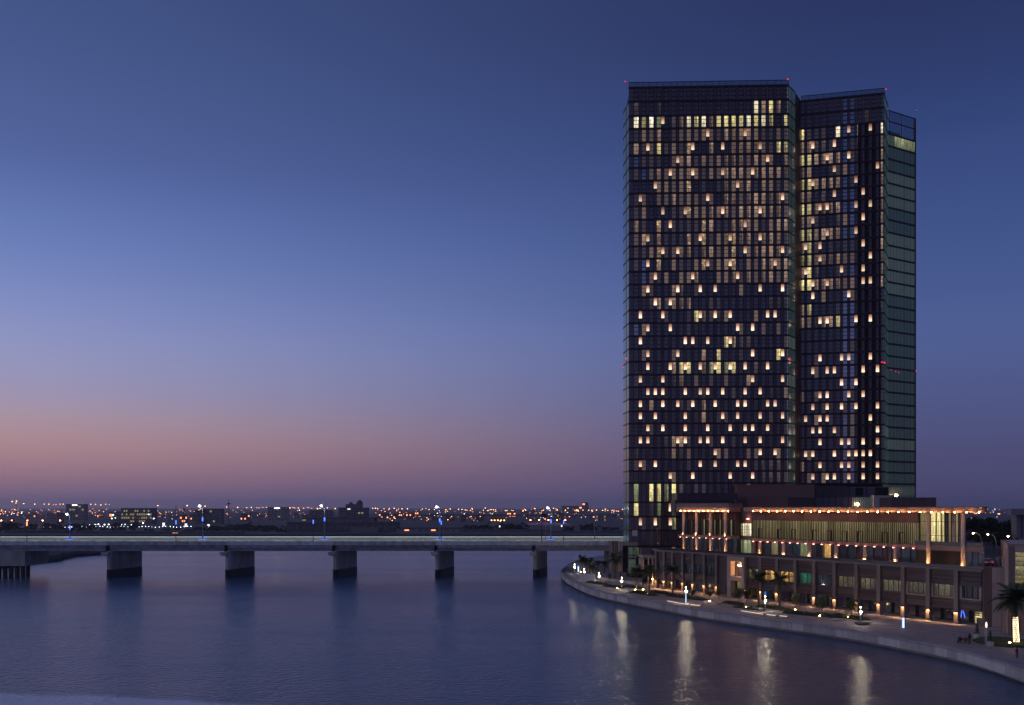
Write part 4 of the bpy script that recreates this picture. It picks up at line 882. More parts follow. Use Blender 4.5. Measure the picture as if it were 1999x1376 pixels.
# ------------------------------------------------------------------ plants
def leaf_cloud(blobs, n, size, seed, flat=0.5):
    r = random.Random(seed); m = MB()
    for _ in range(n):
        bx, by, bz, rx, ry, rz = blobs[r.randrange(len(blobs))]
        v = Vector((r.gauss(0, 1), r.gauss(0, 1), r.gauss(0, 1))).normalized() * (r.random() ** 0.4)
        c = Vector((bx + v.x * rx, by + v.y * ry, bz + v.z * rz))
        u = Vector((r.gauss(0, 1), r.gauss(0, 1), r.gauss(0, flat))).normalized(); w_ = u.cross(Vector((r.gauss(0, 1), r.gauss(0, 1), r.gauss(0, 1)))).normalized()
        s = size * (0.6 + 0.8 * r.random()); m.quad(c - u * s, c - w_ * s * 0.5, c + u * s, c + w_ * s * 0.5)
    return m
def make_palm(h, n, flen, seed, tr=0.22):
    """returns (trunk mesh, frond mesh, placement list)"""
    r = random.Random(seed)
    pts = [Vector((0.10 * h * 0.3 * math.sin(i / 8 * 2.2), 0, h * i / 8)) for i in range(9)]
    m = MB(); m.tube(pts, [tr * (1.25 - 0.35 * i / 8 + (0.12 if i % 2 else 0)) for i in range(9)], 9); m.ball(pts[-1] + Vector((0, 0, 0.1)), tr * 1.6, tr * 1.6, tr * 1.9, 8, 5)
    trunk = m.mesh('trunk', 'bark')
    f = MB(); k = 9; spine = []
    for i in range(k + 1):
        t = i / k; spine.append(Vector((flen * (t * 0.95), 0, flen * (0.5 * t - 0.68 * t * t))))
    f.tube(spine, [0.035 * (1 - 0.8 * i / k) for i in range(k + 1)], 4, False)
    for i in range(1, k * 3 + 1):
        t = i / (k * 3); c = Vector((flen * t * 0.95, 0, flen * (0.5 * t - 0.68 * t * t))); ll = flen * 0.34 * math.sin(math.pi * min(1, 0.15 + 0.85 * t)) ** 0.6 + 0.08
        for sg in (-1, 1):
            d = Vector((0.55, sg * 0.8, -0.28)).normalized() * ll; wv = Vector((1, 0, 0)) * 0.05 * flen / 2
            f.quad(c - wv, c + wv, c + d + wv * 0.2, c + d - wv * 0.2)
    fr_ = f.mesh('frond', 'palm_leaf')
    place = [((0, -R(r.uniform(-30, 62)) * (1 if i % 3 else 0.8), 2 * math.pi * i / n + r.uniform(-0.25, 0.25)), r.uniform(0.8, 1.1)) for i in range(n)]
    return trunk, fr_, place, pts[-1] + Vector((0, 0, 0.15))
PALMS = {}
def palm(loc, h, flen, label, kind=0, rz=0.0, n=24, group='date palms along the promenade', tr=0.22, lit=False):
    key = (round(h, 1), kind)
    if key not in PALMS: PALMS[key] = make_palm(h, n, flen, 5 + kind, tr)
    tm, fm, pl, top = PALMS[key]
    t = thing('palm_tree', label, 'palm tree', loc, group); t.rotation_euler = (0, 0, rz)
    o = bpy.data.objects.new('trunk', tm); link(o, t)
    for (rot, sc) in pl:
        o = bpy.data.objects.new('frond', fm); o.location = top; o.rotation_euler = rot; o.scale = (sc, sc, sc); link(o, t)
    if lit: spot(Vector(loc) + Vector((-0.75, -1.0, 0.0)), None)
    return t
SP = [0]
SPOT_LABELS = {}
def spot(p, label, z=None, m_='lamp_up'):
    pass
UPS = []
def uplight(p, label):
    t = thing('garden_uplight', label, 'garden light', p, 'small garden uplights in the planting')
    mm = MB(); mm.tube([Vector((p[0], p[1], min(p[2], ZG) )), Vector(p), Vector(p) + Vector((0, 0, 0.22))], [0.05, 0.16, 0.2], 8); mm.build('housing', 'dark_pole', t)
    mm = MB(); mm.tube([Vector(p) + Vector((0, 0, 0.225)), Vector(p) + Vector((0, 0, 0.27))], [0.17, 0.15], 8); mm.build('lens', 'lamp_up', t)
PL = [(1136, 1120, 27, 1, 'slim palm with lit trunk behind the pale garden wall at the promenade tip'), (1142.5, 1119, 26, 0, 'dark slim palm close to the lit one at the promenade tip'), (1151, 1120, 24, 0, 'short bushy palm in the dark group at the tip'),
      (1157, 1132, 26, 1, 'short palm with glowing trunk at the end of the lit garden wall'), (1168, 1121, 22, 0, 'low dark palm beyond the lit garden wall'), (1180, 1124, 24, 0, 'low palm between the garden wall and the entrance pavilion'),
      (1200, 1134, 44, 1, 'tall palm with lit trunk before the entrance pavilion fins'), (1212, 1131, 34, 0, 'brownish palm before the dark doorway'), (1243, 1156, 42, 1, 'broad palm with brightly lit trunk in the planting bed'),
      (1268, 1161, 44, 0, 'dark unlit palm beside the podium corner'), (1313, 1158, 46, 0, 'thin palm before the glass bay with the crescent light'), (1482, 1184, 58, 0, 'palm with upswept dark crown before the orange windows'),
      (1522, 1188, 58, 0, 'palm with drooping crown before the brightest orange window')]
for i, (x, y, hp, lit, lb) in enumerate(PL):
    p = G(x, y, ZG); h = hp * p.y / FPX
    palm(p, round(h - 0.4, 1), min(3.4, 0.36 * h + 0.9), lb, i % 3, rnd.uniform(0, 6.28), 22, tr=0.19)
    if lit: uplight(p + Vector((-0.4, -0.95, 0.55)), 'garden light at the foot of the ' + lb[:60].replace('palm with ', 'palm with ').split(' behind')[0].split(' before')[0].split(' at the')[0].split(' in the')[0])
# fairy-lit palm at the edge
p = G(1985.5, 1259, ZG)
fp = palm(p, 7.6, 4.7, 'large palm with its trunk wrapped in string lights on a lawn', 2, 2.6, 30, None, 0.34)
for k in range(15):
    z = 0.35 + k * 0.31; m = MB(); r0 = 0.44 - 0.006 * k
    for j in range(9):
        a = j * 2 * math.pi / 9 + k * 0.3; m.ball(Vector((r0 * math.cos(a) + 0.045 * math.sin(z / 7 * 2.2) * 4.6, r0 * math.sin(a), z + 0.03 * math.sin(j * 2.1))) + p, 0.05, nu=5, nv=3)
    m.build('string_light', 'string_light', fp)
lw = MB(); 
for k in range(24):
    a = 2 * math.pi * k / 24; lw.v.append(p + Vector((5.2 * math.cos(a) - 0.6, 7.0 * math.sin(a) + 2.5, 0.05)))
for k in range(24):
    a = 2 * math.pi * k / 24; lw.v.append(p + Vector((4.2 * math.cos(a) - 0.6, 6.0 * math.sin(a) + 2.5, 0.42)))
lw.f = [(k, (k + 1) % 24, 24 + (k + 1) % 24, 24 + k) for k in range(24)] + [tuple(range(24, 48))]; lw.m = [0] * len(lw.f)
tag(lw.build('lawn', 'lawn'), 'small raised lawn under the fairy lit palm', kind='structure')
uplight(G(1972, 1257, 2.9), 'garden light on the small lawn beside the fairy lit palm')
# round young trees
tree_k = []
for s in range(3):
    r = random.Random(40 + s); bl = [(r.uniform(-0.5, 0.5), r.uniform(-0.5, 0.5), 2.3 + r.uniform(-0.6, 0.7), 0.75, 0.75, 0.65) for _ in range(8)]
    cm = leaf_cloud(bl, 620, 0.16, s).mesh('crown', 'leaf'); tm = MB(); tm.tube([Vector((0, 0, 0)), Vector((0.05, 0.02, 1.1)), Vector((0.0, 0.0, 2.3))], [0.08, 0.06, 0.04], 6); tm.tube([Vector((0.05, 0.02, 1.1)), Vector((0.4, 0.2, 2.2))], [0.045, 0.02], 5)
    tree_k.append((cm, tm.mesh('trunk', 'bark')))
def young_tree(x, y, hp, label, k, z=ZG):
    p = G(x, y, z); sc = hp * p.y / FPX / 3.4; t = thing('young_tree', label, 'tree', p, 'young trees along the podium'); t.scale = (sc,) * 3
    for nm, me in zip(('crown', 'trunk'), tree_k[k]): link(bpy.data.objects.new(nm, me), t)
    return p
YT = [(1191, 1136, 16, 'small round bright green bush tree beside the lit palm trunk'), (1352, 1169, 18, 'small tree before the middle of the glass bays'), (1385, 1172, 20, 'young tree with pale leaves beside a lit column base'), (1404, 1170, 20, 'young tree left of the stone gateway'), (1441, 1181, 34, 'young tree before the stone gateway niche'),
      (1458, 1179, 30, 'dense dark young tree right of the stone gateway'), (1553, 1190, 30, 'young tree before the emerald window bay'), (1605, 1203, 40, 'fullest round tree on the hedge bed'), (1662, 1204, 36, 'wide young tree with lit lower leaves'), (1682, 1210, 16, 'small bright bush in a pot under a promenade lamp')]
for i, (x, y, hp, lb) in enumerate(YT): young_tree(x, y, hp, lb, i % 3)
for x, y, lb in [(1206, 1150, 'garden light low in the bed left of the star lamp'), (1256, 1152, 'garden light in the bed beside the broad lit palm'), (1263, 1161, 'garden light in the dark bed by the podium corner'), (1437, 1178, 'garden light under the gateway tree'), (1457, 1187, 'garden light in the bed right of the gateway'),
                 (1601, 1204, 'garden light under the fullest round tree'), (1655, 1206, 'garden light under the wide young tree'), (1553, 1192, 'garden light under the emerald bay tree'), (1386, 1175, 'garden light beside the pale young tree'), (1457, 1165, 'garden light at the gateway pier foot')]:
    uplight(G(x, y, ZG + 0.02), lb)
# hedge beds
HB = [(1150, 1137, 1180, 1141, 'low hedge bed behind the promenade tip lamps'), (1184, 1144, 1212, 1148, 'low hedge bed left of the star lamp'), (1222, 1145, 1252, 1149, 'dark hedge bed beside the broad lit palm'), (1236, 1156, 1278, 1163, 'dense planted bed before the podium corner'), (1272, 1156, 1312, 1161, 'clipped dark hedge along the first glass bays'),
      (1308, 1163, 1378, 1172, 'long low hedge along the glass bays'), (1417, 1177, 1448, 1181, 'rounded hedge before the stone gateway'), (1440, 1185, 1486, 1191, 'grassy bed right of the gateway'), (1484, 1184, 1540, 1192, 'hedge under the two palms'), (1535, 1196, 1600, 1203, 'long hedge under the emerald bay'),
      (1595, 1200, 1640, 1207, 'thick hedge under the fullest round tree'), (1628, 1201, 1690, 1211, 'thick hedge under the wide young tree')]
for i, (xa, ya, xb, yb, lb) in enumerate(HB):
    a, b = G(xa, ya), G(xb, yb); mid = (a + b) / 2; L = (b - a).length; u = (b - a).normalized(); wv = Vector((-u.y, u.x, 0))
    r = random.Random(90 + i); m = MB(); nn = int(260 + L * 45)
    for _ in range(nn):
        t = r.uniform(-0.5, 0.5); q = r.uniform(-1, 1); hh = 0.75 * (1 - q * q * 0.6) * (0.75 + 0.35 * noise.noise(Vector((t * L * 0.5, i * 3.1, 0)))) * (1 - (2 * abs(t)) ** 6 * 0.6)
        c = mid + u * (t * L) + wv * (q * 1.25) + Vector((0, 0, 0.12 + hh * r.random() ** 0.5)); d = Vector((r.gauss(0, 1), r.gauss(0, 1), r.gauss(0.4, 0.7))).normalized(); e = d.cross(Vector((r.gauss(0, 1), r.gauss(0, 1), r.gauss(0, 1)))).normalized(); s = 0.16 * r.uniform(0.6, 1.4)
        m.quad(c - d * s, c - e * s * 0.6, c + d * s, c + e * s * 0.6)
    t_ = thing('hedge', lb, 'hedge', mid, 'planting beds along the promenade'); m.build('foliage', 'leaf', t_)
    m = MB(); F = Fr((a.x, a.y), (u.x, u.y)); m.box(F, 0, L, -1.35, 1.35, ZG + 0.005, ZG + 0.2); m.build('planting_bed', 'soil', t_)
# conical topiary in pots
def topiary(x, y, label):
    p = G(x, y, ZG); t = thing('potted_topiary', label, 'potted plant', p)
    m = MB(); m.tube([p, p + Vector((0, 0, 0.75))], [0.5, 0.62], 10); m.build('pot', 'white_wall', t)
    bl = [(0, 0, 0.95 + 0.22 * k, 0.55 - 0.06 * k, 0.55 - 0.06 * k, 0.2) for k in range(8)]; mm = leaf_cloud(bl, 500, 0.09, 77); mm.v = [v + p for v in mm.v]; mm.build('foliage', 'leaf', t)
topiary(1933.5, 1261, 'clipped green cone shrub in a pale pot beside the slim promenade post')
topiary(1908, 1246, 'leafy shrub in a square stone pot near the lit shop corner')

# ------------------------------------------------------------------ promenade lamps, light columns, benches, people
def prom_lamp(x, yt, yb, label, white=False, banner=False):
    p = G(x, yb, ZG); zt = zat(yt, p.y); t = thing('promenade_lamp', label, 'lamp post', p, 'bright lamps along the promenade')
    m = MB(); m.tube([p, Vector((p.x, p.y, zt + 0.9))], [0.11, 0.07], 8); m.build('pole', 'pylon_white' if white else 'pole', t, True)
    m = MB(); m.ball((p.x, p.y - 0.35, zt), 0.2, 0.2, 0.2, 8, 6); m.build('globe', 'lamp_tip' if x < 1200 else 'lamp_white', t, True)
    m = MB(); m.tube([Vector((p.x, p.y, zt + 0.25)), Vector((p.x, p.y - 0.35, zt + 0.22))], [0.05, 0.05], 6); m.build('bracket', 'pole', t)
    m = MB(); m.ball((p.x, p.y - 0.2, zt + 0.95), 0.11, 0.11, 0.11, 6, 4); m.build('top_light', 'lamp_warm', t, True)
    if banner:
        m = MB(); m.box(Fr((p.x, p.y), (1, 0)), -0.2, 0.25, 0.1, 0.0, zt + 0.9, zt + 2.0); m.build('blue_sign', 'pylon_blue', t)
prom_lamp(1122, 1107, 1120, 'promenade lamp closest to the water at the tip')
prom_lamp(1141, 1116, 1133, 'promenade lamp lighting the pale garden wall')
prom_lamp(1170, 1125, 1139, 'promenade lamp between the garden wall and the star lamp')
prom_lamp(1214, 1134, 1151, 'promenade lamp left of the broad lit palm')
prom_lamp(1339.5, 1154, 1178, 'promenade lamp on a glowing white post before the glass bays', True)
prom_lamp(1494, 1172, 1193, 'promenade lamp with a small blue sign above its globe', False, True)
prom_lamp(1680, 1194, 1215, 'promenade lamp on the round planter')
p = G(1926, 1264, ZG); t = thing('promenade_post', 'slim white post with a small lit top beside the cone shrub', 'lamp post', p)
m = MB(); m.tube([p, Vector((p.x, p.y, zat(1216, p.y)))], [0.13, 0.1], 8); m.build('pole', 'white_wall', t, True)
m = MB(); m.ball((p.x, p.y, zat(1220, p.y)), 0.17, 0.17, 0.55); m.build('light_head', 'led_strip', t, True)
p = G(1922, 1262, ZG); t = thing('flag_pole', 'thin grey pole taller than the white post next to it', 'pole', p)
m = MB(); m.tube([p, Vector((p.x, p.y, zat(1206, p.y)))], [0.07, 0.05], 8); m.build('pole', 'pole', t, True)
m = MB(); m.ball((p.x, p.y, zat(1205, p.y)), 0.09); m.build('finial', 'pole', t, True)
for x, yt, yb, lb, w_ in [(1764, 1206, 1227, 'glowing white and blue light column before the lit podium column', 0.16), (1129.5, 1105.5, 1117, 'glowing blue light column at the promenade tip', 0.22)]:
    p = G(x, yb, ZG); t = thing('light_column', lb, 'light column', p); zt = zat(yt, p.y); F = Fr((p.x, p.y), (1, 0))
    m = MB(); m.box(F, -w_, w_, 0.12, -0.12, ZG + 0.15, zt); m.build('lit_panel', 'pylon_white', t)
    m = MB(); m.box(F, -w_ - 0.1, w_ + 0.1, -0.125, -0.3, ZG, zt + 0.1); m.build('blue_back', 'pylon_blue', t)
    m = MB(); m.box(F, -w_ - 0.1, w_ + 0.1, 0.2, -0.12, ZG, ZG + 0.14); m.build('base', 'dark_pole', t)
# garden wall at tip
a, b = G(1131, 1135), G(1161, 1138); F = Fr((a.x, a.y), (b.x - a.x, b.y - a.y)); gw = thing('garden_wall', 'pale garden wall brightly lit by a lamp at the promenade tip', 'wall', a)
for k in range(5): ubox('wall_block', 'white_wall', F, k * (b - a).length / 5 + 0.02, (k + 1) * (b - a).length / 5 - 0.02, -0.4, 0, ZG, ZG + 2.6, gw)
ubox('coping', 'cope', F, -0.1, (b - a).length + 0.1, -0.5, 0.1, ZG + 2.605, ZG + 2.75, gw)
# raised garden behind tip
rg = MB(); rg.prism([tuple(G(1165, 1131)[:2]), tuple(G(1252, 1143)[:2]), tuple(G(1262, 1118)[:2]), tuple(G(1215, 1108)[:2]), tuple(G(1170, 1112)[:2])], ZG + 0.005, ZG + 0.9)
tag(rg.build('raised_terrace', 'paving'), 'low raised terrace of paving before the entrance pavilion', kind='structure')
for i, (xa, ya, xb, yb, lb) in enumerate([(1303, 1175, 1326, 1179.5, 'long kerb bench with a glowing strip left of the white lit lamp'), (1327, 1180, 1345, 1182.5, 'short kerb bench with a glowing strip under the white lit lamp'), (1347, 1182.5, 1368, 1184.5, 'kerb bench with a glowing strip right of the white lit lamp'), (1447, 1194.5, 1491, 1201.5, 'longest kerb bench with a glowing strip, under the blue sign lamp'), (1497, 1201.8, 1515, 1204.2, 'middle kerb bench with a glowing strip right of the blue sign lamp'), (1522, 1204.4, 1538, 1206, 'last kerb bench with a glowing strip before the hedge')]):
    a, b = G(xa, ya), G(xb, yb); F = Fr((a.x, a.y), (b.x - a.x, b.y - a.y)); L = (b - a).length; t = thing('stone_bench', lb, 'bench', a, 'lit benches along the promenade edge')
    ubox('seat', 'stone_light', F, 0, L, -0.45, 0.12, ZG + 0.34, ZG + 0.45, t); ubox('plinth', 'stone_dark', F, 0.1, L - 0.1, -0.4, -0.02, ZG, ZG + 0.335, t); ubox('light_strip', 'led_strip', F, 0.1, L - 0.1, 0.0, 0.06, ZG + 0.26, ZG + 0.33, t)
# plain benches and planters
for x, y, lb, w_ in [(1385, 1178, 'plain pale block seat before the long hedge', 3.0), (1635, 1212, 'plain pale block seat at the end of the thick hedge', 2.2), (1480, 1191, 'plain pale block seat by the blue sign lamp', 1.8)]:
    a = G(x, y); F = Fr((a.x, a.y), (0.72, -0.69)); t = thing('block_seat', lb, 'bench', a)
    ubox('seat', 'stone_light', F, -w_ / 2, w_ / 2, -0.7, 0, ZG + 0.1, ZG + 0.5, t); ubox('base', 'stone_dark', F, -w_ / 2 + 0.1, w_ / 2 - 0.1, -0.6, -0.1, ZG, ZG + 0.095, t)
p = G(1683, 1219); t = thing('round_planter', 'low round concrete planter dish around the lamp foot', 'planter', p)
m = MB(); m.tube([p, p + Vector((0, 0, 0.3)), p + Vector((0, 0, 0.4))], [1.0, 1.5, 1.6], 20); m.build('dish', 'concrete', t, True); m = MB(); m.tube([p + Vector((0, 0, 0.405)), p + Vector((0, 0, 0.43))], [1.4, 1.4], 20); m.build('planter_soil', 'soil', t)
p = G(1405, 1184); t = thing('picnic_table', 'small dark table standing on the open promenade', 'table', p)
m = MB(); m.tube([p + Vector((0, 0, 0.7)), p + Vector((0, 0, 0.76))], [0.7, 0.7], 14); m.build('tabletop', 'cloth_dark', t)
for dx, dy in ((0.4, 0.3), (-0.4, 0.3), (0, -0.45)): m = MB(); m.tube([p + Vector((dx * 1.2, dy * 1.2, 0)), p + Vector((dx * 0.6, dy * 0.6, 0.7))], [0.035, 0.035], 5); m.build('leg', 'dark_pole', t)
# people
def person(loc, rz, label, pose, cloth, group=None):
    t = thing('person', label, 'person', loc, group)
    if pose == 'stand':
        J = {'pel': (0, 0, 0.95), 'ch': (0, 0.02, 1.3), 'nk': (0, 0.01, 1.5), 'hd': (0, -0.03, 1.66), 'lh': (-0.1, 0, 0.9), 'lk': (-0.12, -0.05, 0.5), 'lf': (-0.12, 0.03, 0.07), 'lt': (-0.13, -0.17, 0.04), 'rh': (0.1, 0, 0.9), 'rk': (0.12, -0.02, 0.5), 'rf': (0.13, 0.06, 0.07), 'rt': (0.14, -0.14, 0.04),
             'ls': (-0.19, 0.02, 1.42), 'le': (-0.25, 0.04, 1.14), 'lw': (-0.24, -0.1, 0.9), 'rs': (0.19, 0.02, 1.42), 're': (0.25, 0.05, 1.14), 'rw': (0.25, -0.06, 0.88)}
    else:
        J = {'pel': (0, 0, 0.5), 'ch': (0, 0.0, 0.85), 'nk': (0, -0.03, 1.05), 'hd': (0, -0.08, 1.21), 'lh': (-0.1, -0.02, 0.5), 'lk': (-0.13, -0.43, 0.52), 'lf': (-0.13, -0.42, 0.07), 'lt': (-0.13, -0.62, 0.04), 'rh': (0.1, -0.02, 0.5), 'rk': (0.13, -0.43, 0.52), 'rf': (0.14, -0.4, 0.07), 'rt': (0.14, -0.6, 0.04),
             'ls': (-0.19, 0, 0.97), 'le': (-0.24, -0.08, 0.7), 'lw': (-0.14, -0.3, 0.62), 'rs': (0.19, 0, 0.97), 're': (0.24, -0.08, 0.7), 'rw': (0.14, -0.3, 0.62)}
    E = [('pel', 'ch'), ('ch', 'nk'), ('nk', 'hd'), ('pel', 'lh'), ('lh', 'lk'), ('lk', 'lf'), ('lf', 'lt'), ('pel', 'rh'), ('rh', 'rk'), ('rk', 'rf'), ('rf', 'rt'), ('ch', 'ls'), ('ls', 'le'), ('le', 'lw'), ('ch', 'rs'), ('rs', 're'), ('re', 'rw')]
    RD = {'pel': 0.15, 'ch': 0.16, 'nk': 0.065, 'hd': 0.105, 'lh': 0.1, 'lk': 0.065, 'lf': 0.045, 'lt': 0.04, 'rh': 0.1, 'rk': 0.065, 'rf': 0.045, 'rt': 0.04, 'ls': 0.07, 'le': 0.05, 'lw': 0.04, 'rs': 0.07, 're': 0.05, 'rw': 0.04}
    ks = list(J); me = bpy.data.meshes.new('body'); me.from_pydata([J[k] for k in ks], [(ks.index(a), ks.index(b)) for a, b in E], [])
    o = bpy.data.objects.new('body', me); link(o, t); me.materials.append(MATS[cloth])
    md = o.modifiers.new('skin', 'SKIN'); md.use_smooth_shade = True
    if not me.skin_vertices: me.skin_vertices.new()
    for i, k in enumerate(ks): me.skin_vertices[0].data[i].radius = (RD[k], RD[k]); me.skin_vertices[0].data[i].use_root = (k == 'pel')
    s = o.modifiers.new('sub', 'SUBSURF'); s.levels = 1; s.render_levels = 1
    h = Vector(J['hd']); m = MB(); m.ball(h + Vector((0, 0.02, 0.05)), 0.115, 0.125, 0.1, 10, 6); hm = m.mesh('hair', 'hair', smooth=True); link(bpy.data.objects.new('hair', hm), t)
    m = MB(); m.ball(h + Vector((0, -0.05, -0.02)), 0.09, 0.08, 0.11, 10, 6); m.ball(h + Vector((0, -0.135, -0.02)), 0.018, 0.025, 0.025, 6, 4); link(bpy.data.objects.new('face', m.mesh('face', 'skin', smooth=True)), t)
    t.rotation_euler = (0, 0, rz)
person(G(1893.5, 1256), 2.6, 'person in dark clothes standing by the tall grey pole', 'stand', 'cloth_dark')
b_ = G(1881, 1256.5); t = thing('park_bench', 'dark timber bench on the promenade near the cone shrub', 'bench', b_); F = Fr((b_.x, b_.y), (0.8, -0.6))
for k in range(4): ubox('seat_slat', 'bark', F, -1.1, 1.1, -0.5 + k * 0.13, -0.39 + k * 0.13, ZG + 0.4, ZG + 0.45, t)
for k in range(3): ubox('back_slat', 'bark', F, -1.1, 1.1, -0.56, -0.52, ZG + 0.55 + k * 0.14, ZG + 0.66 + k * 0.14, t)
for q in (-0.95, 0.95): ubox('leg', 'dark_pole', F, q - 0.04, q + 0.04, -0.5, -0.1, ZG, ZG + 0.39, t)
for k, (q, cl, lb) in enumerate([(-0.6, 'cloth_dark', 'person in black sitting at the end of the dark bench'), (0.35, 'cloth_red', 'person in dull red sitting on the dark bench')]):
    pt = F.pt(q, -0.3, ZG - 0.05); person(pt, math.atan2(F.n.y, F.n.x) + math.pi / 2, lb, 'sit', cl)
person(G(1862, 1258), 0.5, 'person in grey walking alone along the promenade edge', 'stand', 'cloth_light')
person(G(1981, 1283), 0.8, 'person in pale top standing under the fairy lit palm', 'stand', 'cloth_light')
person(G(1986, 1285), 0.4, 'person in red standing under the fairy lit palm', 'stand', 'cloth_red')
# small lit shop corner signs
a = FA.s_of(1905, 0); 
sg = thing('shop_sign', 'bright yellow lit sign bars at the podium shop corner', 'sign', FA.pt(a, 0.1, 4))
for k in range(3): ubox('sign_bar', 'room_yellow', FA, a, FA.s_of(1918), 0.1, 0.2, zat(1205, FA.pt(a, 0, 0).y) + k * 0.42, zat(1205, FA.pt(a, 0, 0).y) + k * 0.42 + 0.3, sg)
ubox('sign_post', 'room_yellow', FA, a, a + 0.25, 0.1, 0.2, zat(1216, FA.pt(a, 0, 0).y), zat(1206, FA.pt(a, 0, 0).y), sg)
a = FA.s_of(1880, 0); nsn = thing('neon_sign', 'two slanting blue neon strokes in the last shop front', 'sign', FA.pt(a, 0.1, 4)); D_s = FA.pt(a, 0, 0).y
m = MB(); m.tube([FA.pt(a - 0.35, 0.1, zat(1205, D_s)), FA.pt(a - 0.1, 0.1, zat(1192, D_s))], [0.06, 0.06], 6); m.build('neon_tube', 'lamp_blue', nsn)
m = MB(); m.tube([FA.pt(a + 0.6, 0.1, zat(1205, D_s)), FA.pt(a + 0.2, 0.1, zat(1192, D_s))], [0.06, 0.06], 6); m.build('neon_tube', 'lamp_blue', nsn)

# ------------------------------------------------------------------ trees and lamps behind the right end
tk = []
for s in range(4):
    r = random.Random(200 + s); bl = []
    for _ in range(16):
        a = r.uniform(0, 6.28); q = r.random() ** 0.5 * 3.6; bl.append((q * math.cos(a), q * math.sin(a), 5.2 + r.uniform(-1.9, 2.6) * (1 - q / 6), 1.5, 1.5, 1.1))
    cm = leaf_cloud(bl, 1500, 0.36, 300 + s).mesh('crown', 'leaf_dark'); tm = MB(); tm.tube([Vector((0, 0, 0)), Vector((0.15, 0, 2.2)), Vector((0, 0.1, 5.5))], [0.32, 0.24, 0.1], 8)
    for k in range(4):
        a = k * 1.7 + s; tm.tube([Vector((0.15, 0, 2.0 + 0.4 * k)), Vector((1.9 * math.cos(a), 1.9 * math.sin(a), 4.6 + 0.3 * k))], [0.13, 0.04], 6)
    tk.append((cm, tm.mesh('trunk', 'bark')))
ftk = []
for q_ in range(3):
    r = random.Random(700 + q_); bl = []
    for _ in range(18):
        a = r.uniform(0, 6.28); q = r.random() ** 0.5 * 4.2; zz = r.uniform(1.0, 7.2) * (1 - (q / 5.5) ** 2 * 0.7); bl.append((q * math.cos(a), q * math.sin(a), zz, 1.5, 1.5, 1.2))
    cm = leaf_cloud(bl, 620, 0.62, 800 + q_).mesh('crown', 'leaf_dark'); tm = MB(); tm.tube([Vector((0, 0, 0)), Vector((0.1, 0, 4.5))], [0.35, 0.12], 6); ftk.append((cm, tm.mesh('trunk', 'bark')))
def big_tree(p, sc, label, k, name='broadleaf_tree', group=None, sx=1.0, kinds=None):
    t = thing(name, label, 'tree', p, group); t.scale = (sc * sx, sc * sx, sc); t.rotation_euler = (0, 0, rnd.uniform(0, 6.28))
    for nm, me in zip(('crown', 'trunk'), (kinds or tk)[k % len(kinds or tk)]): link(bpy.data.objects.new(nm, me), t)
for i, (x, D, h, lb) in enumerate([(1907, 330, 8.0, 'dark rounded tree right behind the canopy nose'), (1928, 345, 10.0, 'tallest dark tree behind the raised road'), (1950, 335, 9.5, 'broad dark tree behind the arched street lamps'), (1972, 330, 8.0, 'dark tree just under the grey annex roof'), (1990, 320, 6.6, 'low dark tree before the grey annex wall'), (1940, 285, 6.5, 'low tree behind the thin tubular frame'), (1915, 290, 5.5, 'low tree lit by the street lamps near the pavilion end'), (1962, 262, 5.5, 'low dark tree behind the edge building')]):
    p = P(x, 1000, D); p.z = ZR; big_tree(p, h / 8.2, lb, i, sx=1.25)
for x, y, D, lb in [(1900, 1040, 240, 'arched street lamp close to the canopy column'), (1928.5, 1042.5, 238, 'arched street lamp in the middle of the dark trees'), (1968, 1046, 240, 'arched street lamp above the edge building roof')]:
    c = P(x, y, D); bx = c.x + 2.0; t = thing('arched_street_lamp', lb, 'street lamp', (bx, D, ZR), 'arched lamps on the raised road')
    m = MB(); m.tube([Vector((bx, D, ZR)), Vector((bx, D, c.z - 2)), Vector((bx - 0.4, D, c.z - 0.6)), Vector((bx - 1.2, D, c.z)), c], [0.1, 0.09, 0.08, 0.06, 0.06], 6); m.build('pole', 'pole', t, True)
    m = MB(); m.ball(c + Vector((0, -0.1, -0.1)), 0.2, 0.2, 0.12); m.build('lamp_head', 'lamp_warm', t)

# ------------------------------------------------------------------ far city
CITYZ = 1.6
def city(label, x0, x1, yt, D, m_='city_wall', rows=0, cols=0, lit=0.3, litm='city_window', extra=None, dep=None):
    a, b = (x0 - 1000) / FPX * D, (x1 - 1000) / FPX * D; zt = zat(yt, D); F = Fr((0, D), (1, 0)); dep = dep or 0.5 * (b - a)
    t = thing('city_building', label, 'building', ((a + b) / 2, D, CITYZ))
    ubox('wall', m_, F, a, b, -dep, 0, CITYZ, zt, t); ubox('roof_edge', 'roof_grey', F, a - 0.4, b + 0.4, -dep - 0.4, 0.4, zt + 0.01, zt + 1.0, t)
    r = random.Random(int(x0))
    if rows:
        ch = (zt - CITYZ - 2) / rows; cw = (b - a) / cols
        for i in range(rows):
            for j in range(cols):
                ubox('window', litm if r.random() < lit else 'dark_glass', F, a + (j + 0.18) * cw, a + (j + 0.82) * cw, 0.05, 0.2, CITYZ + 1.5 + (i + 0.2) * ch, CITYZ + 1.5 + (i + 0.74) * ch, t)
    if extra: extra(t, F, a, b, zt)
    return t
def toplit(t, F, a, b, zt): ubox('roof_light', 'city_white', F, a + (b - a) * 0.35, a + (b - a) * 0.62, 0.3, 0.8, zt - 1.4, zt - 0.3, t)
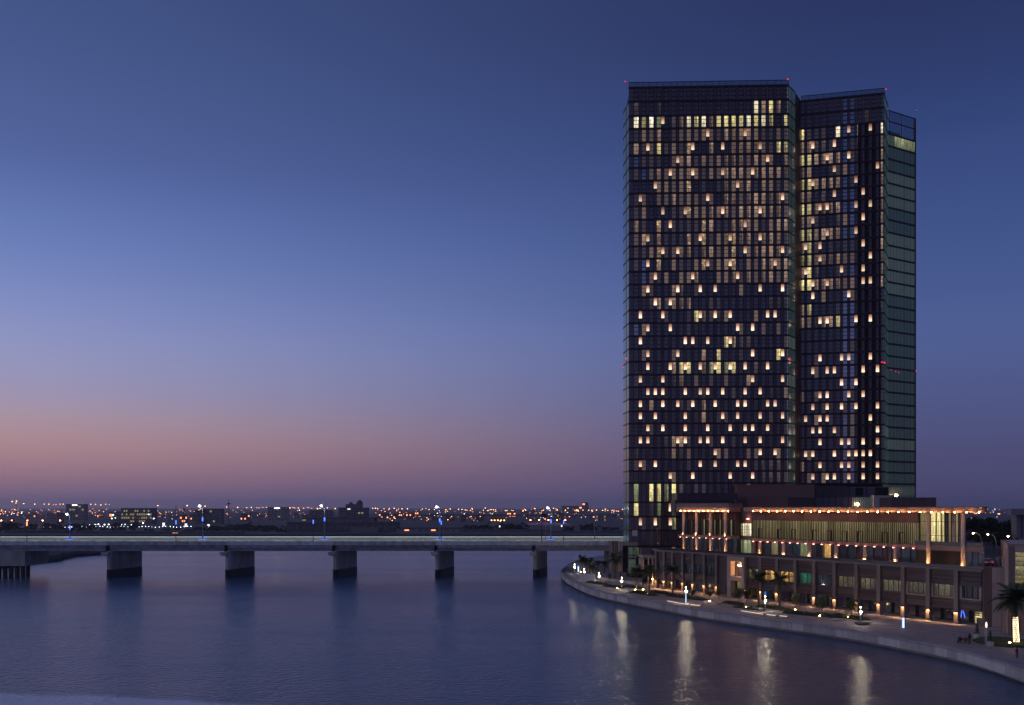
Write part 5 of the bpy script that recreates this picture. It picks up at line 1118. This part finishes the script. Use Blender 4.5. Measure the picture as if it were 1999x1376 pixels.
def dome(t, F, a, b, zt):
    w_ = b - a; D = F.p.y
    ubox('upper_block', 'city_dark', F, a + 0.25 * w_, b - 0.18 * w_, -8, -1, zt + 1.02, zt + 6, t)
    m = MB(); m.ball(F.pt(a + w_ * 0.72, -6, zt + 6), 5.0, 5.0, 6.2, 12, 8); m.build('dome', 'roof_grey', t, True)
    m = MB(); m.ball(F.pt(a + w_ * 0.42, -5, zt + 6), 3.0, 3.0, 3.2, 10, 6); m.build('small_dome', 'roof_grey', t, True)
    ubox('lit_sign', 'sign_white', F, a + 0.32 * w_, a + 0.42 * w_, 0.3, 0.7, zt - 2.0, zt - 0.4, t)
city('pale far tower with a white lit roof edge left of the green lit office', 129, 165, 985, 1800, 'city_wall', 5, 6, 0.12, extra=toplit)
city('wide far office with rows of yellow green lit windows', 237, 297, 993, 1500, 'city_dark', 4, 14, 0.6, 'city_window')
city('lower pale wing beside the yellow green lit office', 228, 237, 1000, 1510, 'city_wall', 2, 2, 0.2)
city('dark slab office behind the second white bridge lamp', 397, 433, 994, 1500, 'city_dark', 4, 6, 0.05)
city('low dark annex beside the dark slab office', 380, 397, 997, 1495, 'city_dark', 3, 3, 0.1)
city('pale square far block with a bright white roof light', 523, 561, 991, 1800, 'city_wall', 5, 6, 0.1, extra=toplit)
city('squat far block just left of the domed tower', 604, 648, 997, 1600, 'city_dark', 3, 6, 0.1)
city('tall stepped far building crowned by domes', 661, 717, 992, 1500, 'city_dark', 5, 9, 0.08, extra=dome)
city('hazy long far block near the hotel side', 1098, 1150, 988, 3400, 'city_wall', 3, 8, 0.1, 'city_amber'); city('hazy narrow far tower beside the hazy long block', 1137, 1149, 981, 3420, 'city_wall', 4, 2, 0.1, 'city_amber')
city('small far block with orange lit top floor', 809, 822, 999, 2400, 'city_wall', 2, 3, 0.9, 'city_amber'); city('dark far cube in the haze left of the hotel', 1018, 1033, 998, 2600, 'city_wall', 2, 3, 0.0)
city('short far block below the lamp row near mid bridge', 990, 1007, 1000, 2400, 'city_wall', 2, 4, 0.5, 'city_amber'); city('dark narrow far block below one high lamp', 1039, 1047, 994, 2500, 'city_wall', 3, 2, 0.1)
# long low hall
def hall(t, F, a, b, zt):
    ubox('upper_wall', 'city_wall', F, a + 22, b - 22, -22, -2, zt + 1.02, zt + 4.4, t)
    for i in range(13): s = a + 24 + i * (b - a - 50) / 13; ubox('clerestory_window', 'dark_glass', F, s, s + 2.6, -2.0, -1.8, zt + 1.6, zt + 3.4, t)
    m = MB(); m.prism([tuple(F.pt(a + 18, -1, 0)[:2]), tuple(F.pt(b - 14, -1, 0)[:2]), tuple(F.pt(b - 14, -24, 0)[:2]), tuple(F.pt(a + 18, -24, 0)[:2])], zt + 4.41, zt + 5.3); m.build('hall_roof', 'roof_grey', t)
    ubox('porch', 'city_wall', F, b - 44, b - 18, 0.1, 3, CITYZ, CITYZ + 5, t)
city('long low hall with a row of clerestory windows behind the bridge', 560, 775, 1021, 990, 'city_dark', 1, 16, 0.0, extra=hall, dep=30)
for (x0, x1, yt, D, lb) in [(775, 905, 1032, 985, 'low grey shed row between the hall and the trees'), (900, 1075, 1036, 960, 'pale low quay shed behind the bridge'), (1075, 1215, 1039, 955, 'lowest grey quay shed next to the hotel'), (10, 130, 1037, 960, 'dark low shed behind the far bridge end'), (150, 300, 1039, 950, 'dark low wall like shed along the left shore'), (300, 470, 1040, 945, 'dark low shed beneath the white lit car park')]:
    city(lb, x0, x1, yt, D, 'city_wall' if x0 > 700 else 'city_dark', 1, 10, 0.03, 'city_amber', dep=14)
# elevated highway
hw_ = thing('elevated_highway', 'long dark elevated highway ramp below the row of far lamps', 'bridge', P(980, 1010, 2200)); D = 2200; F = Fr((0, D), (1, 0))
X = lambda px: (px - 1000) / FPX * D
m = MB(); pr = [(X(715), zat(1011.5, D)), (X(748), zat(1006, D)), (X(830), zat(1004.5, D)), (X(1260), zat(1004.5, D))]
for dy in (0, 26):
    for (a, z) in pr: m.v.append(Vector((a, D + dy, z)))
    for (a, z) in pr: m.v.append(Vector((a, D + dy, z - 3.2)))
for i in range(3):
    m.f += [(i, i + 1, 5 + i, 4 + i), (8 + i, 12 + i, 13 + i, 9 + i), (i, 8 + i, 9 + i, i + 1), (4 + i, 5 + i, 13 + i, 12 + i)]
m.m = [0] * len(m.f); m.build('deck', 'city_dark', hw_)
for k in range(16): a = X(750 + k * 31); ubox('pier', 'city_wall', F, a, a + 3, -18, -6, CITYZ, zat(1007.6, D), hw_)
# telecom mast and thin masts
for x, yt, D, lb, plat in [(447, 975, 1400, 'tall thin mast with a round platform over the city', True), (359.5, 986, 1400, 'thin dark mast with a bulky head left of the dark slab office', True), (344, 987, 1300, 'thin plain mast above the blue bridge post', False)]:
    p = P(x, 1000, D); p.z = CITYZ; zt = zat(yt, D); t = thing('telecom_mast', lb, 'mast', p)
    m = MB(); m.tube([p, Vector((p.x, p.y, zt))], [0.7, 0.3], 6); m.build('shaft', 'city_dark', t)
    if plat: m = MB(); zz = zt - 5.5; m.tube([Vector((p.x, p.y, zz - 1.6)), Vector((p.x, p.y, zz)), Vector((p.x, p.y, zz + 0.6))], [0.7, 2.3, 2.3], 10); m.build('platform', 'city_dark', t)
# far trees: groves that read as single trees along the shore
FT = [(12, 1012, 30), (30, 1014, 30), (62, 1018, 25), (95, 1016, 30), (118, 1018, 25), (150, 1016, 30), (176, 1020, 25), (205, 1028, 20), (232, 1015, 25), (262, 1014, 22), (292, 1029, 20), (322, 1030, 20), (345, 1030, 20), (368, 1031, 20), (392, 1026, 26), (415, 1022, 28), (436, 1024, 26), (455, 1020, 30), (474, 1018, 32), (492, 1019, 34), (510, 1022, 32), (530, 1023, 30), (552, 1026, 28), (575, 1026, 28), (920, 1021, 28), (940, 1020, 28), (956, 1020, 26), (985, 1017, 34), (1002, 1018, 34), (1020, 1020, 30), (1110, 1024, 22), (1145, 1019, 30), (1158, 1021, 26), (1185, 1026, 20), (1200, 1027, 20), (870, 1029, 20), (800, 1030, 18)]
LAND = [(-50, 'the far bridge end at the left'), (129, 'the pale far tower'), (229, 'the yellow green lit office'), (344, 'the first blue lit bridge post'), (396, 'the second white bridge lamp'), (447, 'the mast with a round platform'), (523, 'the pale square far block'), (634, 'the third white bridge lamp'), (717, 'the domed far building'), (859, 'the fourth white bridge lamp'), (990, 'the short far block'), (1076, 'the last white bridge lamp'), (1150, 'the hazy long far block'), (1800, 'the canopy end')]
CNT = {}
def where(kind, x):
    lm = [l for q, l in LAND if q <= x][-1]; k = CNT.get((kind, lm), 0); CNT[(kind, lm)] = k + 1
    return (ORD[k] if k < 12 else 'farther') + ' ' + kind + ' going right from ' + lm
for i, (x, yt, wpx) in enumerate(sorted(FT)):
    D = 1000 + (i * 37) % 90; p = P(x, 1000, D); p.z = CITYZ; h = zat(yt, D) - CITYZ; big_tree(p, h / 7.6, where('dark shore tree', x), i, group='dark trees along the far shore', sx=max(0.8, wpx * D / FPX / 9.0 / (h / 7.6)), kinds=ftk)
# lamps over the far city
LM = {}
SODIUM = []
def far_lamp(x, y, D, kind, size, label, group, cnt=1, pole=True):
    k = (kind, round(size, 1), cnt, pole)
    h = zat(y, D) - CITYZ
    mb = MB()
    if pole: mb.tube([Vector((0, 0, -h)), Vector((0, 0, -0.2))], [0.35, 0.2], 5)
    mb.mi = 1
    for c in range(cnt): mb.ball(Vector(((c - (cnt - 1) / 2) * size * 2.0, -0.5, 0)), size, size, size * 0.75, 7, 5)
    me = mb.mesh('far_lamp', ['city_dark', kind], Vector((0, 0, -h)))
    o = bpy.data.objects.new('far_lamp', me); p = P(x, y, D); o.location = (p.x, p.y, CITYZ); link(o); tag(o, label, 'street lamp', group)
row = [(24.5, 979, 2), (33, 978, 2), (32, 982, 1), (47, 983, 1.4), (68.5, 984, 1.6), (87, 984, 1), (96, 984, 1.4), (105, 985, .8), (110, 985, .7), (118, 984, 1.2), (124, 984, .9), (161, 984.6, 2), (171.5, 984.5, 1.5), (178, 984.3, 1), (187, 984.6, 1.5), (197.5, 985.6, 1.4), (207, 984.2, 1), (214, 985, .6), (309, 987, 1.7), (366, 987, 1.7), (401, 988, 1.5), (443, 989.7, 1.2), (464.5, 990.4, 1.7), (482.5, 991, 1), (491, 990.5, 1.4), (501.5, 991, .8), (506, 991, .8), (513.7, 990.6, 1.2), (520.5, 990.4, 1), (526, 991.5, .8), (556.5, 991, 1.8), (566.5, 991.2, 1.5), (572.5, 990.6, 1), (576, 991.5, .8), (583, 991.5, 1.4), (593, 992, 1.3), (602, 990.6, 1.2), (609, 992, 1.1), (620, 992.3, 1.4), (625.5, 992, 1.3), (639.5, 991.5, 1.3), (655, 992.5, 1.6), (728, 992.3, 1.2), (733.5, 992, 1.7), (738, 992.8, 1.2), (750, 993, 1), (752, 998.5, 1), (760.5, 992.7, 1.2), (770, 992.2, 1.5), (775, 997, .8), (778, 993.6, 1), (785.5, 993.2, 1.7), (796, 993, 1.7), (825, 993.5, 1.1), (832, 992.8, .8), (838, 994.7, 1.3), (848.7, 994.4, 1.5), (871, 995, 1.2), (879.5, 993.6, 1.1), (895.5, 994, 1.3), (902.3, 994.4, 1.4), (908.7, 995.2, 1.3), (912, 996, .9), (918.7, 996, 1), (922, 992.3, 1.4), (944, 996, 1.3), (948, 991.6, 1.5), (953, 996.4, 1.4), (959, 994.6, 1), (963, 995, .8), (968, 995.2, 1.2), (987, 996.5, 1.3), (990, 996.7, 1.3), (1022, 996.7, 1.3), (1026.5, 995.4, 1.3), (1044.5, 992.6, 1.8), (1058.5, 997, 1), (1061.5, 995.6, 1), (1081, 992, 1.2), (1088.3, 995.2, 1.6), (1104.3, 995.8, 1.9), (1109.2, 992, 1.3), (1125.8, 995.4, 1.6), (1138.5, 995.5, 1.2), (1149.6, 996, 1.8), (1156, 996.3, 1.4), (1165, 995.6, 1.5), (1176.5, 996, 1.4), (1182, 993.8, 1.4), (1187, 996.5, 1.4), (1195.8, 995.7, 1.2), (1198.7, 998.6, 1), (1207.5, 997.6, 1.4), (1215.8, 994.2, 1.5), (1903, 1002, 1.3), (1949, 1003, 1.6), (1951.5, 1003, 1.4), (1906, 1002.5, 1)]
for i, (x, y, s) in enumerate(sorted(row)): far_lamp(x, y, 2300 + (i * 53) % 500, 'city_orange', 0.42 + s * 0.44, where('orange mast lamp', x), 'orange mast lamps over the far city')
rl = random.Random(21)
def scatter(n, x0, x1, y0, y1, kinds, D0, D1, s0, s1, label, group, pole=True):
    for _ in range(n):
        y = rl.uniform(y0, y1); D = D0 + (D1 - D0) * rl.random()
        far_lamp(rl.uniform(x0, x1), y, D, rl.choice(kinds), 0.66 * rl.uniform(s0, s1), label, group, 1, pole)
scatter(34, 60, 205, 995, 1006, ['city_amber', 'city_amber', 'city_orange'], 1900, 2500, 0.5, 1.3, 'small orange street light low in the far city on the left', 'small orange lights left of the lit office')
scatter(14, 0, 50, 994, 1006, ['city_white', 'city_orange', 'city_amber'], 1900, 2500, 0.6, 1.5, 'mixed small light at the far left of the city', 'mixed city lights at the left end')
scatter(26, 300, 385, 997, 1013, ['city_amber', 'city_amber', 'city_white', 'city_orange'], 1700, 2300, 0.4, 1.0, 'small city light between the lit office and the dark slab', 'city lights before the dark slab office')
scatter(30, 440, 620, 1000, 1011, ['city_amber', 'city_amber', 'city_orange'], 1900, 2400, 0.5, 1.3, 'small orange light around the pale square far block', 'orange lights around the pale square block')
scatter(34, 760, 985, 1008, 1018, ['city_amber', 'city_orange'], 1500, 2000, 0.5, 1.2, 'small orange lamp under the elevated highway', 'orange lamps under the highway')
scatter(40, 1005, 1216, 1000, 1022, ['city_amber', 'city_amber', 'city_orange', 'city_white'], 1500, 2600, 0.4, 1.1, 'small warm street light between bridge and hotel', 'warm city lights beside the hotel')
for k in range(5): far_lamp(960 + k * 6.2, 1015.5, 1500, 'city_orange', 1.0, 'one lamp of the short bright orange row over the shore trees', 'short orange lamp row over the trees')
for x, y in [(165, 1024.5), (176, 1024.2), (187, 1024), (193, 1023.2), (205, 1024), (213, 1023.6), (227, 1024), (238, 1024), (245, 1023.5), (257, 1024), (266, 1021), (280, 1021), (222, 1005), (226, 1011), (219, 1012), (291, 1004), (301, 1012)]:
    far_lamp(x, y, 1200, 'city_green' if x in (245, 226) else 'city_white', 0.75, 'white lamp over the lit far car park', 'white lamps of the far car park')
st_ = MB()
for k in range(44):
    p = P(80 + k * 6.8 + rl.uniform(-1.5, 1.5), 1028.2 + 0.9 * math.sin(k), 1130); st_.ball(p, 0.4, 0.4, 0.32, 6, 4)
tag(st_.build('shore_lights', 'city_white'), 'long string of tiny white lights along the far shore road', kind='stuff')
for nm_, mk_, cnt_, lb_ in (('city_lights', 'city_orange', 150, 'dense sprinkle of tiny orange street lights across the hazy far city'), ('amber_city_lights', 'city_amber', 90, 'dense sprinkle of tiny red amber lights low across the far city'), ('pale_city_lights', 'city_white', 30, 'scattered tiny white lights across the far city')):
    st_ = MB()
    for k in range(cnt_):
        D = rl.uniform(1700, 4200); x = rl.uniform(-40, 1216) if rl.random() < 0.93 else rl.uniform(1890, 1985); p = P(x, rl.uniform(994, 1013) if D < 2600 else rl.uniform(993, 1003), D)
        if p.z > CITYZ + 1: q = rl.uniform(0.00018, 0.00034) * D; st_.ball(p, q, q, q * 0.8, 6, 4)
    tag(st_.build(nm_, mk_), lb_, kind='stuff')
for k, x in enumerate((3.5, 24, 54, 84, 118)): SODIUM.append((x, ORD[k]))
for x, y, lb in [(320, 1023.5, 'bright white lit sign panel left of the blue bridge post'), (363.5, 1025, 'bright white lit sign panel right of the blue bridge post'), (407.5, 1026.5, 'bright white lit sign panel before the dark slab office'), (976, 1027.5, 'small white lit sign among the shore trees'), (1097, 1026.5, 'small white lit sign beside the last blue post')]:
    D = 1080; p = P(x, y, D); sz = 1.2 if x < 500 else 0.7; t = thing('lit_sign', lb, 'sign', (p.x, p.y, CITYZ)); F = Fr((p.x, p.y), (1, 0))
    ubox('panel', 'sign_white', F, -sz, sz, 0, 0.3, p.z - sz * 1.4, p.z + sz * 1.4, t); ubox('pole', 'city_dark', F, -0.15, 0.15, -0.3, -0.01, CITYZ, p.z, t)
rb = random.Random(5)
xs = [40, 62, 92, 112, 190, 214, 308, 330, 352, 372, 470, 488, 506, 575, 590, 740, 768, 790, 842, 870, 900, 930, 960, 1062, 1088, 1164, 1186, 1206]
for x in xs:
    D = rb.uniform(1500, 2600); wpx = rb.uniform(9, 20); city(where('low hazy block', x), x, x + wpx, rb.uniform(1000.5, 1007), D, rb.choice(['city_wall', 'city_dark']), 2, max(2, int(wpx / 3.2)), 0.22, rb.choice(['city_amber', 'city_window']))['group'] = 'low blocks of the far city'
# shore road under its sodium lamps
mat('road_pale', (0.30, 0.27, 0.25), 0.8, var=0.2, vscale=0.01)
glow('sodium', rgb(255, 110, 60), 60.0)
sr = MB(); a, b = P(-60, 1000, 1285).x, P(170, 1000, 1285).x
sr.quad(Vector((a, 1215, 1.62)), Vector((b, 1215, 1.62)), Vector((b, 1360, 1.62)), Vector((a, 1360, 1.62)))
tag(sr.build('shore_road', 'road_pale'), 'far shore road glowing red under its lamps', kind='structure')
sr = MB(); a, b = P(1030, 1000, 1500).x, P(1112, 1000, 1500).x
sr.quad(Vector((a, 1400, 1.62)), Vector((b, 1400, 1.62)), Vector((b, 1650, 1.62)), Vector((a, 1650, 1.62)))
tag(sr.build('shore_road', 'road_pale'), 'far road glowing red between the trees near the hotel', kind='structure')
for x, w_ in SODIUM: far_lamp(x, 1016, 1285, 'sodium', 0.8, w_ + ' red orange lamp over the red lit shore road at the left', 'red orange lamps over the shore road')
for k, x in enumerate((1036, 1053, 1071, 1088, 1104)): far_lamp(x, 1015, 1520, 'sodium', 0.9, ORD[k] + ' red orange lamp on the far road left of the hotel', 'red orange lamps on the far road')

# ------------------------------------------------------------------ air
HAZE = 0.00008
if HAZE > 0:
    m = bpy.data.materials.new('haze'); m.use_nodes = True; nt = m.node_tree; nt.nodes.clear(); pv_ = nt.nodes.new('ShaderNodeVolumePrincipled'); o = nt.nodes.new('ShaderNodeOutputMaterial')
    pv_.inputs['Color'].default_value = (1.0, 0.95, 0.96, 1); pv_.inputs['Density'].default_value = HAZE; pv_.inputs['Anisotropy'].default_value = 0.72; nt.links.new(pv_.outputs[0], o.inputs['Volume']); MATS['haze'] = m
    h = MB(); h.box(WORLD, -16000, 16000, -23000, 800, -3.2, 160); tag(h.build('haze', 'haze'), 'thin purple evening haze over the far city', kind='stuff')
